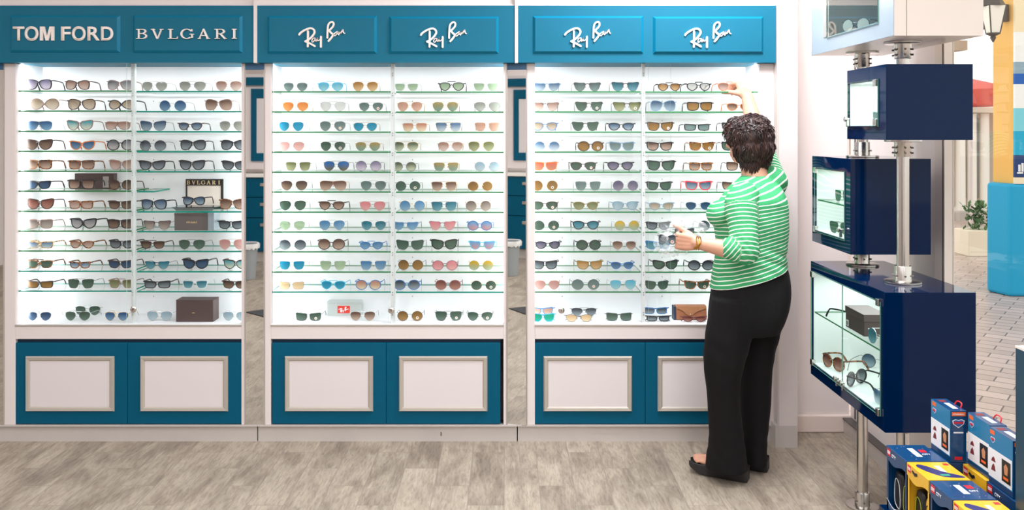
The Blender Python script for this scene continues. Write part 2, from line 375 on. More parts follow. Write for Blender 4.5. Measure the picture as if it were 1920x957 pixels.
def font_text(name, txt, mtl, width, height, loc, rot, parent=None, bold=0, ext=.002):
    """built-in font, scaled to the box, turned into a mesh centred on loc"""
    cu = bpy.data.curves.new(name, 'FONT'); cu.body = txt; cu.align_x = 'LEFT'; cu.size = 1; cu.offset = bold; cu.extrude = 0
    o = bpy.data.objects.new(name, cu); C.objects.link(o)
    dg = bpy.context.evaluated_depsgraph_get(); me = bpy.data.meshes.new_from_object(o.evaluated_get(dg))
    bpy.data.objects.remove(o); bpy.data.curves.remove(cu)
    xs = [v.co.x for v in me.vertices]; ys = [v.co.y for v in me.vertices]
    ax, bx, ay, by = min(xs), max(xs), min(ys), max(ys)
    M4 = Matrix.Translation(Vector(loc) - (ORG.get(parent.name, Vector((0, 0, 0))) if parent else Vector((0, 0, 0)))) @ rot.to_4x4()
    import bmesh
    bm = bmesh.new(); bm.from_mesh(me)
    for v in bm.verts: v.co = Vector(((v.co.x-(ax+bx)/2)*width/(bx-ax), (v.co.y-(ay+by)/2)*height/(by-ay), 0))
    r = bmesh.ops.extrude_face_region(bm, geom=bm.faces[:])
    for g in r['geom']:
        if isinstance(g, bmesh.types.BMVert): g.co.z += ext
    bmesh.ops.recalc_face_normals(bm, faces=bm.faces)
    for v in bm.verts: v.co = M4 @ v.co
    bm.to_mesh(me); bm.free(); me.materials.clear(); me.materials.append(mtl)
    ob = bpy.data.objects.new(name, me); C.objects.link(ob)
    if parent: ob.parent = parent; ORG[ob.name] = ORG.get(parent.name, Vector((0, 0, 0))).copy()
    return ob
FRONT = Matrix(((1, 0, 0), (0, 0, -1), (0, 1, 0)))       # text plane facing -Y
LEFTF = Matrix(((0, 0, -1), (-1, 0, 0), (0, 1, 0)))      # text plane facing -X, reading towards the viewer

# ------------------------------------------------------------ display cabinets
D0 = 4.38
XD = lambda px: X(px, D0)
ZD = lambda py: Z(py, D0)
SHELFG = [[glassmat('shelf_glass', '#fefffe', fres=1.2), mat('green_glass_edge', '#35804f', .2)],
          [glassmat('shelf_glass', '#fefffe', fres=1.2), mat('teal_glass_edge', '#008c78', .2)]]
DOORG = glassmat('door_glass', '#ffffff', fres=1.25)
GEDGE = mat('polished_glass_edge', '#c4dcd6', .2)
LED = mat('led_strip_light', '#ffffff', .5, emit='#fbfdff', es=5)
SIDE = ['left', 'middle', 'right']
def lock(mb_parent, px, py, d):
    c = P(px, py, d)
    mb = MB()
    prof = [(0, 0), (.012, 0), (.0165, .003), (.0165, .008), (.012, .012), (.006, .0125)]
    vs = []; fs = []; n = 20
    for r, h in prof[1:]:
        for k in range(n): vs.append((c.x+r*math.cos(2*PI*k/n), c.y-h, c.z+r*math.sin(2*PI*k/n)))
    for i in range(len(prof)-2):
        for k in range(n): fs.append((i*n+k, i*n+(k+1) % n, (i+1)*n+(k+1) % n, (i+1)*n+k))
    fs.append(tuple((len(prof)-2)*n+k for k in range(n)))
    mb.add(vs, fs); mb.box(c.x-.0015, c.x+.0015, c.y-.0135, c.y-.012, c.z-.005, c.z+.005, 1)
    mb.build('lock', [CHROME, BLACK], mb_parent, smooth=True)
def cabinet(idx, x0, x1, ox0, ox1, doors, sign, rows, gaps, hd, panes, lockat, lab):
    """x0,x1 outer edges; ox0,ox1 opening; all in photo columns at the front plane"""
    t = thing('display_cabinet', (XD((x0+x1)/2), D0+.15, 0), lab, 'display cabinet', None)
    mid = gaps; yb = 4.64; zi0 = ZD(608.5); zt = ZD(119)
    f = MB()
    # stiles, top rail, bottom rail, jambs
    f.box(XD(x0), XD(ox0), D0, D0+.045, ZD(797), zt); f.box(XD(ox1), XD(x1), D0, D0+.045, ZD(797), zt)
    f.box(XD(ox0), XD(ox1), D0, D0+.045, ZD(636.5), ZD(612))
    f.build('frame', WHITE, t, bevel=.002)
    s = MB()   # thin aluminium edging at each side and sill nosing
    s.box(XD(x0)-.002, XD(x0)+.002, D0-.004, D0+.03, ZD(797), zt); s.box(XD(x1)-.002, XD(x1)+.002, D0-.004, D0+.03, ZD(797), zt)
    s.box(XD(ox0)-.002, XD(ox1)+.002, D0-.004, D0+.02, ZD(612), ZD(609.5))
    s.build('edging', ALU, t)
    il = XD(ox0) - (.0 if idx == 0 else .04 if idx == 2 else .012); ir = XD(ox1) + (.045 if idx == 0 else .0 if idx == 2 else .012)
    b = MB()
    b.box(il-.02, ir+.02, yb, yb+.02, zi0-.05, zt+.03)
    b.box(il-.02, il, D0+.045, yb, zi0-.05, zt+.03).box(ir, ir+.02, D0+.045, yb, zi0-.05, zt+.03)
    b.box(il, ir, D0+.045, yb, zt+.01, zt+.03)
    for px_ in (ox0+51, mid[1]+33):
        for k in range(13):
            c = P(px_, 190+k*36.6, yb-.0008); b.box(c.x-.0015, c.x+.0015, c.y-.001, c.y, c.z-.003, c.z+.003, 1)
    b.build('interior_shell', [INNER, mat('hole_grey', '#55585a', .6)], t)
    MB().box(il, ir, D0+.006, yb, zi0-.03, zi0).build('bottom_shelf', INNER, t, bevel=.001)
    # perforated standards with slots
    d = MB(); d.box(X(mid[0], 4.42), X(mid[1], 4.42), 4.405, 4.425, zi0, zt+.01)
    zz = zi0+.04
    while zz < zt-.02:
        for q in (0, 1): d.box(X(mid[0]+2.2, 4.42), X(mid[0]+4.2, 4.42), 4.4035, 4.405, zz+q*.012, zz+q*.012+.006, 1)
        zz += .103
    d.build('divider_post', [mat('post_white', '#d9dedd', .45), mat('slot_grey', '#8d9390', .5)], t)
    # LED strips
    for xx in ((il+.004) if idx != 2 else il+.004, ir-.012):
        MB().box(xx, xx+.008, D0+.047, D0+.055, zi0+.01, zt).build('led_strip', LED, t)
    area('case_light', (il/2+ir/2-t.location.x, D0+.10-t.location.y, zt-.002), ir-il-.06, .08, 2.6, (.97, .985, 1), rot=(math.radians(9), 0, 0), parent=t)
    hh = zt-zi0
    for xx, ry in ((il+.012, -1), (ir-.012, 1)):
        area('case_light', (xx-t.location.x, D0+.06-t.location.y, (zt+zi0)/2), .025, hh-.04, 3.4, (.97, .985, 1), rot=(PI/2, 0, ry*math.radians(-40) + 0), parent=t)
    # shelves
    for ri, (yl, yr) in enumerate(rows):
        for sd, yy in ((0, yl), (1, yr)):
            if yy is None: continue
            xa, xb = (il+.002, X(mid[0]-1, 4.405)) if sd == 0 else (X(mid[1]+2, 4.405), ir-.002)
            if idx == 0 and sd == 1 and ri == 5: xb = X(288, 4.405)
            zc = Z(yy, 4.405)
            mi = 1 if (idx == 0 and (sd == 1 or ri > 8)) or (idx == 1 and ri == 10) else 0
            sh = MB().box(xa, xb, 4.405, 4.618, zc-.0045, zc+.003)
            o = sh.build('glass_shelf', SHELFG[mi], t)
            for pl in o.data.polygons:
                if abs(pl.normal.z) < .5: pl.material_index = 1
            pass
    # sliding glass
    for q, (a, b_) in enumerate(panes):
        yy = D0+.0185-q*.011
        o = MB().box(XD(a), XD(b_), yy, yy+.005, ZD(609), zt+.01).build('sliding_door', [DOORG, GEDGE], t)
        for pl in o.data.polygons:
            if abs(pl.normal.y) < .5: pl.material_index = 1
        if lockat[0] == q: lock(o, lockat[1], lockat[2], yy-.0005)
    # cupboard doors
    g = MB().box(XD(doors[0][0]), XD(doors[-1][1]), D0+.02, D0+.05, ZD(797), ZD(636.5)).build('cupboard_recess', TEALD, t)
    for (a, b_, pa, pb) in doors:
        dr = MB().box(XD(a)+.001, XD(b_)-.001, D0+.002, D0+.02, ZD(795.5), ZD(643.5)).build('cupboard_door', TEAL, t, bevel=.0015)
        fr_ = MB(); A, B, z0, z1 = XD(pa), XD(pb), ZD(772), ZD(668.5); i_ = .026
        y0, y1 = D0+.002, D0-.010
        for q in ((A, z0, B, z0, 0, 1), (B, z0, B, z1, -1, 0), (B, z1, A, z1, 0, -1), (A, z1, A, z0, 1, 0)): pass
        o4 = [(A, z0), (B, z0), (B, z1), (A, z1)]
        def rg(i, y): return [(A+i, y, z0+i), (B-i, y, z0+i), (B-i, y, z1-i), (A+i, y, z1-i)]
        rings = [rg(0, y0), rg(0, y0-.003), rg(.006, y1), rg(.018, y1+.002), rg(i_, y0-.003)]
        vs = [v for r_ in rings for v in r_]; fs = [(k*4+j, k*4+(j+1) % 4, k*4+4+(j+1) % 4, k*4+4+j) for k in range(4) for j in range(4)]
        fr_.add(vs, fs).build('door_moulding', GREYF, dr)
        MB().box(A+i_-.002, B-i_+.002, y0-.004, y0, z0+i_-.002, z1-i_+.002).build('door_panel', mat('pale_panel', '#dcd4d3', .45), dr)
    # plinth
    pl = MB(); a, b_ = ((-26, 482.8), (483.4, 969.8), (970.4, 1454))[idx]
    pl.box(X(a, 4.39)+.002, X(b_, 4.39)-.002, 4.39, 4.44, 0.0, Z(799, 4.39))
    pl.box(X(a, 4.38), X(b_, 4.38), 4.372, 4.40, Z(799.5, 4.38), Z(797, 4.38))
    if idx == 1: pl.box(XD(826), XD(827.5), 4.3885, 4.392, Z(819, 4.38), Z(812, 4.38), 1)
    pl.build('plinth', [ALU2, BLACK], t)
    # header fascia with raised sign panels
    HD = 4.34
    h = MB().box(X(hd[0], HD), X(hd[1], HD), HD, 4.70, Z(117.5, HD), Z(10.5, HD)).build('header', TEALH, t)
    for (sa, sb, za, zb, kind) in sign:
        sgn = MB(); sgn.frustum(X(sa, HD), X(sb, HD), Z(zb, HD), Z(za, HD), HD-.0005, .012, HD-.014); sgn.m = [1, 1, 1, 1, 0, 0]
        so = sgn.build('sign_panel', [TEALH, TEALB], h)
        y0 = HD-.0145; y1 = HD-.022
        if kind == 'ray':
            for gi in range(6):
                mb = MB(); ray_sign(mb, X((sa+sb)/2-.6, y0), Z((za+zb)/2-.6, y0), 48*y0/F, y0+.001, y1, grp=gi)
                mb.build('sign_letter', LETTER, h, fix=True)
        elif kind == 'serif':
            xs = [(256.5, 277), (284, 307), (316, 334), (339.5, 364), (372, 394), (403.5, 425), (436, 444)]
            for gi in range(7):
                mb = MB(); serif_text(mb, [(X(a_, y0), X(b2, y0)) for a_, b2 in xs], Z(73, y0), Z(54.6, y0), y0+.001, y1, only=gi)
                mb.build('sign_letter', LETTER, h)
        else:
            for ch, a_, b2 in (('T', 25.5, 46.5), ('O', 47.5, 73), ('M', 76, 102.5), ('F', 115.5, 133.5), ('O', 136, 161.5), ('R', 165, 188), ('D', 190.5, 213)):
                e_ = .6 if ch == 'O' else 0
                if ch == 'M':
                    W_ = X(b2, y0)-X(a_, y0); q_ = [(0, 0), (.21, 0), (.21, .72), (.40, 0), (.60, 0), (.79, .72), (.79, 0), (1, 0), (1, 1), (.68, 1), (.5, .33), (.32, 1), (0, 1)]
                    MB().prism([(X(a_, y0)+u*W_, Z(76.3, y0)+v*(Z(50, y0)-Z(76.3, y0))) for u, v in q_], lambda u, v, q: (u, q, v), y0-.007, y0+.001).build('sign_letter', LETTER, h); continue
                font_text('sign_letter', ch, LETTER, X(b2, y0)-X(a_, y0), (76.3-50+2*e_)*y0/F, P((a_+b2)/2, 63.2, y0+.001), FRONT, h, bold=.018, ext=.008)
    return t
rowsL = [170.6, 208.2, 246.2, 283.8, 321.3, 358.6, 396.4, 433.6, 470.8, 508.8, 546.2]
rows1 = [(a, a+.9) for a in rowsL]
rows2 = [(a+1.6, a+2) for a in rowsL]
cabinet(0, 8, 459.5, 29, 452.5, [(24, 239, 48, 214.5), (239, 453, 263, 427.5)], [(20, 226, 29, 99, 'font'), (250, 455, 29, 99.5, 'serif')],
        rows1, (248, 255), (-26, 475), [(28, 246), (236, 452)], (1, 251, 580),
        'white display cabinet with glass doors under the block-letter and serif signs, left of the row')
cabinet(1, 496.5, 950, 508, 944, [(509.5, 724, 534, 699.5), (724, 938.5, 748, 914)], [(502, 707, 30, 101, 'ray'), (730, 935, 31, 101, 'ray')],
        rows2, (733.5, 740.5), (482, 965), [(508, 741), (728, 943)], (1, 734, 582),
        'white display cabinet with glass doors, middle of the three, grey case with red label inside')
cabinet(2, 988, 1452, 1003, 1424, [(1001, 1210, 1019, 1185), (1210, 1425, 1233, 1400)], [(999, 1206, 30, 101, 'ray'), (1224, 1431, 31, 101.5, 'ray')],
        rows2, (1202.5, 1208.5), (971.5, 1454.5), [(1003, 1217), (1038, 1258)], (1, 1052.5, 582),
        'white display cabinet the woman is reaching into, right of the row')
# seam strips between headers, panels above
for a, b_ in ((475.2, 481.8), (965.2, 971.3)):
    structure(MB().box(X(a, 4.335), X(b_, 4.335), 4.335, 4.70, Z(118, 4.335), Z(0, 4.335)+.3).build('trim_%d' % (3 if a < 500 else 4), WHITE, bevel=.001))
structure(MB().box(-3.6, X(1454.5, 4.34), 4.36, 4.7, Z(10.3, 4.34), CEIL).box(-3.6, X(1454.5, 4.34), 4.345, 4.37, Z(10.3, 4.34), Z(8, 4.34)).build('wall_back.002', WHITE, bevel=.001))
# header beyond the left edge and its mirror
structure(MB().box(-3.6, X(-27, 4.34), 4.34, 4.70, Z(117.5, 4.34), Z(10.5, 4.34)).build('trim_5', TEALH))
structure(MB().box(-3.6, X(-30, 4.38), 4.38, 4.70, 0, Z(118, 4.38)).build('wall_back.003', WHITE))
# end panel right of the cabinets
ep = MB(); zt = CEIL
ep.box(X(1455, 4.34), X(1461, 4.34), 4.325, 4.56, .0, zt, 1)
ep.box(X(1461, 4.30), X(1488, 4.36), 4.30, 4.53, Z(799, 4.3), zt, 0)
ep.box(X(1453, 4.31), X(1461, 4.30), 4.302, 4.40, 0, Z(799, 4.3), 1)
ep.box(X(1461, 4.30), X(1488, 4.36), 4.30, 4.53, 0, Z(799, 4.3), 1)
structure(ep.build('trim_6', [WHITE, ALU2]))
# mirror strips
def mirror(px0, px1, yaw, lab):
    xm = XD((px0+px1)/2); hw = (XD(px1)-XD(px0))/2-.001
    t = thing('mirror_panel', (xm, D0, ZD(798)), lab, 'mirror', None, rz=yaw)
    if True:
        h = ZD(131)-ZD(798)
        MB().box(-hw, hw, -.003, .004, .004, h).build('mirror_glass', MIRROR, t, local=True)
        MB().box(-hw, -hw+.003, -.0045, .02, 0, h).box(hw-.003, hw, -.0045, .02, 0, h).box(-hw, hw, -.0045, .02, 0, .004).build('frame', ALU, t, local=True)
        MB().box(-hw, hw, -.004, .02, h, h+.036).build('top_reflection', mat('mirror_reflection_teal', '#2d5c80', .35), t, local=True)  # dark teal reflection at the mirror's top, built in as a coloured strip
mirror(459.8, 496.2, 0, 'tall narrow mirror between the left and middle display cabinets')
mirror(950.3, 987.8, math.radians(-8.575), 'tall narrow mirror between the middle and right display cabinets')
mirror(-29, 8, 0, 'tall narrow mirror left of the left display cabinet')

# ------------------------------------------------------------ shop furniture behind the camera, seen in the mirrors
def drawer_unit(dx, lab):
    xc = -3.07+dx
    t = thing('drawer_counter', (xc, -1.9, 0), lab, 'drawer counter')
    MB().box(xc-.66, xc+.66, -2.2, -1.66, .12, 1.03).build('carcass', TEAL, t)
    MB().box(xc-.66, xc+.66, -2.2, -1.70, 0, .12).build('plinth', ALU2, t)
    for z0, z1 in ((.13, .53), (.54, .78), (.79, 1.02)):
        d = MB().box(xc-.655, xc+.655, -1.66, -1.64, z0, z1).build('drawer', TEAL, t, bevel=.003)
        if z0 < .8:
            MB().box(xc-.07+.14, xc+.07+.14, -1.64, -1.625, z1-.10, z1-.06).build('handle', CHROME, d, bevel=.004)
    MB().box(xc-.67, xc+.67, -2.2, -1.62, 1.03, 1.07).build('worktop', mat('bright_worktop', '#f4efe8', .25), t, bevel=.003)
def wall_case(dx, lab):
    xc = -3.07+dx
    t = thing('wall_cabinet', (xc, -2.1, 1.1), lab, 'wall cabinet')
    a, b_ = xc-.10, xc+.42
    MB().box(xc-.64, xc+.64, -2.2, -1.84, 1.12, 2.30).build('carcass', WHITE, t)
    f = MB()
    for q in ((a, b_, 1.22, 1.32), (a, b_, 2.0, 2.12), (a, a+.07, 1.32, 2.0), (b_-.07, b_, 1.32, 2.0)): f.box(q[0], q[1], -1.84, -1.82, q[2], q[3])
    f.build('door_frame', TEAL, t)
    MB().box(a+.07, b_-.07, -1.838, -1.826, 1.32, 2.0).build('door_panel', mat('pale_panel', '#dcd4d3', .45), t)
    MB().box(xc-.66, xc+.66, -1.83, -1.80, 2.16, 2.26).build('cornice', TEAL, t)
def bin_(dx, lab):
    c = (-2.80+dx, -.44, 0)
    t = thing('waste_bin', c, lab, 'bin')
    MB().lathe([(.085, 0), (.09, .004), (.115, .36), (.122, .365), (.122, .38), (.112, .38), (.083, .02)], c, 28).build('bucket', mat('grey_bin_plastic', '#9fa3a6', .5), t, smooth=True)
    mb = MB(); n = 36; vs = []; fs = []
    for i, (r, z) in enumerate(((.11, .30), (.116, .385), (.127, .387), (.132, .37), (.128, .33))):
        for k in range(n):
            w = 1+.05*math.sin(k*5.3+i)*(i > 2); vs.append((c[0]+r*w*math.cos(2*PI*k/n), c[1]+r*w*math.sin(2*PI*k/n), z+(.012*math.sin(k*2.7) if i == 4 else 0)))
    for i in range(4):
        for k in range(n): fs.append((i*n+k, i*n+(k+1) % n, (i+1)*n+(k+1) % n, (i+1)*n+k))
    mb.add(vs, fs).build('bin_liner', mat('white_liner', '#eceae8', .45), t, smooth=True, fix=False)
for k, (dx, wh) in enumerate(((0, 'left'), (1.345, 'middle'))):
    drawer_unit(dx, 'teal drawer counter with pale worktop, reflected in the narrow mirror %s cabinet' % ('right of the left' if k == 0 else 'right of the middle'))
    wall_case(dx, 'teal framed wall cabinet above the drawer counter in the mirror %s cabinet' % ('right of the left' if k == 0 else 'right of the middle'))
    bin_(dx, 'grey waste bin with white liner, reflected in the mirror %s cabinet' % ('right of the left' if k == 0 else 'right of the middle'))
    c = Vector((-2.29+dx+.42, 1.26, 0)); m_ = MB()
    q = [(c.x-.42, c.y), (c.x+.02, c.y-.36), (c.x+.42, c.y), (c.x-.02, c.y+.36)]
    m_.prism(q, lambda u, v, t: (u, v, t), .0, .008)
    tag(m_.build('floor_mat', noisy(mat('dark_mat', '#3c3b3d', .95), 200, .2)), 'dark floor mat whose corner shows in the mirror %s cabinet' % ('right of the left' if k == 0 else 'right of the middle'), 'mat')
# ------------------------------------------------------------ sunglasses
OUT = {
 'av': ([(-.80,.78),(-.2,1),(.5,.98),(.95,.66),(1,.08),(.76,-.52),(.28,-.95),(-.2,-.98),(-.68,-.55),(-.97,.15)], .212, .375, 'aviator'),
 'as': ([(-.92,.85),(-.1,1),(.85,.95),(1,.6),(.92,-.1),(.62,-.82),(.05,-1),(-.5,-.92),(-.85,-.35),(-1,.3)], .21, .36, 'square aviator'),
 'rd': ([(math.cos(a*PI/6), math.sin(a*PI/6)) for a in range(12)], .2, .385, 'round'),
 'pn': ([(-.85,.7),(-.1,.98),(.75,.85),(1,.35),(.85,-.3),(.45,-.88),(-.05,-1),(-.55,-.78),(-.88,-.25),(-1,.3)], .208, .36, 'rounded'),
 'wf': ([(-.84,.76),(0,.90),(.8,1),(1,.8),(.95,.05),(.72,-.7),(.15,-1),(-.45,-.95),(-.85,-.45),(-1,.25)], .220, .38, 'trapezoid'),
 'ce': ([(-.78,.68),(-.1,.88),(.6,1),(1,.88),(1,.25),(.8,-.5),(.25,-1),(-.4,-.95),(-.86,-.42),(-1,.15)], .226, .415, 'cat-eye'),
 'bf': ([(-.82,.7),(0,1),(.7,.96),(1,.5),(1,-.2),(.75,-.85),(.1,-1),(-.5,-.75),(-.87,-.1),(-.96,.35)], .228, .435, 'oversized'),
 'sq': ([(-.92,.85),(0,1),(.9,.98),(1,.5),(.93,-.5),(.62,-.95),(-.2,-1),(-.78,-.7),(-1,.1)], .22, .39, 'square'),
 'rc': ([(-.92,.8),(0,.95),(.9,1),(1,.5),(.93,-.5),(.65,-.95),(-.3,-1),(-.85,-.7),(-1,.1)], .215, .32, 'rectangular'),
 'cl': ([(-.92,.85),(0,.92),(.95,1),(.98,.4),(.62,-.62),(.05,-1),(-.55,-.8),(-.92,-.05)], .21, .35, 'browline'),
 'sh': ([(-1,.8),(-.3,.98),(.6,1),(1,.6),(.98,-.2),(.7,-.85),(.1,-1),(-.5,-.7),(-.85,.0),(-1,.25)], .245, .38, 'shield'),
 'xb': ([(-1,.1),(-.55,.72),(.1,1),(.7,.8),(1,.15),(.85,-.55),(.3,-1),(-.35,-.8),(-.8,-.4)], .232, .41, 'crossed-bridge'),
}
FR = {  # frame key: colour, rough, metal, word, rim thickness
 'k': ('#1c1a1d', .3, 0, 'black', .0044), 'K': ('#19181b', .3, 0, 'thick black', .0050), 'b': ('#3d281e', .35, 0, 'brown', .0040), 't': ('#6a4326', .3, 0, 'tortoise', .0046),
 'g': ('#d8b878', .25, .9, 'gold', .0013), 's': ('#c9cbcc', .25, .9, 'silver', .0013), 'd': ('#4b4a4d', .3, .6, 'dark metal', .0015), 'o': ('#d8772c', .3, 0, 'orange', .0040),
 'u': ('#2f6fae', .3, 0, 'blue', .0036), 'c': ('#35b8dc', .3, 0, 'bright cyan', .0030), 'r': ('#d63a43', .3, 0, 'red', .0046), 'w': ('#cfd6d8', .2, 0, 'clear', .0030),
 'p': ('#8f736a', .3, 0, 'taupe', .0034), 'q': ('#8a5f63', .3, 0, 'plum', .0030), 'y': ('#c9a874', .3, 0, 'striped tan', .0042), 'v': ('#7c6a35', .3, 0, 'olive', .0040), 'z': ('#6f8ea6', .3, 0, 'blue grey', .0032),
 'm': ('#5b2630', .3, 0, 'burgundy', .0034), 'x': ('#b4866a', .3, .5, 'copper', .0015)}
LN = {  # lens key: top, bottom, opacity, metal, word
 'lil': ('#837b96', '#cfc6d2', .6, 0, 'lilac'), 'pch': ('#9c7a6c', '#d2beb2', .66, 0, 'peach'), 'gry': ('#76787e', '#bdbcba', .66, 0, 'pale grey'), 'dgr': ('#3f464e', '#8d989d', .74, 0, 'dark grey'),
 'sil': ('#8f938a', '#b3b6ab', .72, .15, 'silver mirrored'), 'bei': ('#9a8872', '#cfc2ae', .66, 0, 'beige'), 'brn': ('#654c40', '#b8a08e', .75, 0, 'brown gradient'), 'dbr': ('#4a3931', '#8a7564', .8, 0, 'dark brown'),
 'blu': ('#31567c', '#6c90ac', .75, 0, 'blue'), 'dbl': ('#28405c', '#48627c', .85, 0, 'dark blue'), 'bgr': ('#3d5670', '#95a8b2', .74, 0, 'blue grey'), 'bbk': ('#4d6f90', '#b9c6ce', .66, 0, 'blue gradient'),
 'tea': ('#2b6f80', '#6fa0aa', .75, 0, 'teal'), 'tbr': ('#4a9aa4', '#d9dcc8', .6, 0, 'pale teal'), 'grn': ('#3f5548', '#5a7062', .82, 0, 'dark green'), 'ggr': ('#5f7370', '#7d908b', .78, 0, 'grey green'), 'lgr': ('#93ad8c', '#b3c8a8', .68, 0, 'pale green'),
 'olv': ('#6a7048', '#a0a37e', .75, 0, 'olive'), 'olg': ('#59624a', '#b8bfa4', .7, 0, 'olive gradient'), 'amb': ('#7a5a30', '#9c7846', .8, 0, 'amber'), 'amg': ('#a97a42', '#dcb98a', .7, 0, 'amber gradient'), 'orn': ('#d27f3e', '#e09a5e', .82, .1, 'orange mirrored'),
 'pnk': ('#bd8a84', '#d8aea6', .68, 0, 'pink'), 'prd': ('#cf8084', '#e0a8a5', .7, 0, 'rose pink'), 'cop': ('#b58a76', '#d2ac98', .75, .1, 'copper mirrored'), 'cbr': ('#b5806a', '#e0ccae', .7, 0, 'copper brown'),
 'cya': ('#1d86aa', '#3f9fbc', .85, .15, 'bright blue mirrored'), 'cyp': ('#5fb3cc', '#9fd0d8', .75, .1, 'pale cyan mirrored'), 'gbl': ('#9a8a58', '#7a9c8e', .78, .1, 'gold and green mirrored'), 'bbr': ('#2468a8', '#6f6b50', .85, .1, 'blue and brown mirrored'),
 'pbl': ('#8fa9b4', '#b5c6cb', .68, 0, 'pale blue'), 'bmr': ('#4d7fa8', '#86abc4', .8, .1, 'blue mirrored'), 'pur': ('#57546c', '#8b8492', .8, .05, 'purple'), 'tau': ('#756a64', '#b3a69c', .72, 0, 'taupe gradient'), 'red': ('#c8604e', '#b88468', .8, .1, 'red mirrored'),
 'ygr': ('#c0a030', '#a8b89c', .8, .1, 'yellow and green mirrored'), 'rbr': ('#74443c', '#a87a6c', .8, 0, 'reddish brown'), 'gdm': ('#d9b98c', '#e6cfa8', .8, .1, 'pale gold mirrored'), 'emr': ('#1fae86', '#27b7a0', .85, .15, 'green mirrored'),
 'bpk': ('#6f9cc4', '#cf9a98', .75, .05, 'blue and pink mirrored'), 'clr': ('#c9cac6', '#dcdad4', .45, 0, 'clear grey')}
ORD = ['first', 'second', 'third', 'fourth', 'fifth', 'sixth', 'seventh', 'eighth', 'ninth', 'tenth', 'eleventh']
def frame_mat(k):
    c = FR[k]
    m = mat('frame_'+c[3].replace(' ', '_'), c[0], c[1], c[2], .5, coat=.3 if not c[2] else 0)
    if k in 'ty' and 'tort' not in m:
        m['tort'] = 1; b = m.node_tree.nodes['Principled BSDF']
        n = nd(m, 'ShaderNodeTexNoise'); n.inputs['Scale'].default_value = 90; n.inputs['Detail'].default_value = 1
        tc = nd(m, 'ShaderNodeTexCoord'); lk(m, tc.outputs['Object'], n.inputs['Vector'])
        r = nd(m, 'ShaderNodeValToRGB'); r.color_ramp.elements[0].position = .42; r.color_ramp.elements[1].position = .58
        r.color_ramp.elements[0].color = lin('#2a1a12' if k == 't' else '#8a5f33'); r.color_ramp.elements[1].color = lin('#a5652c' if k == 't' else '#e0c08c')
        lk(m, n.outputs['Fac'], r.inputs[0]); lk(m, r.outputs[0], b.inputs['Base Color'])
    return m
MESHC = {}
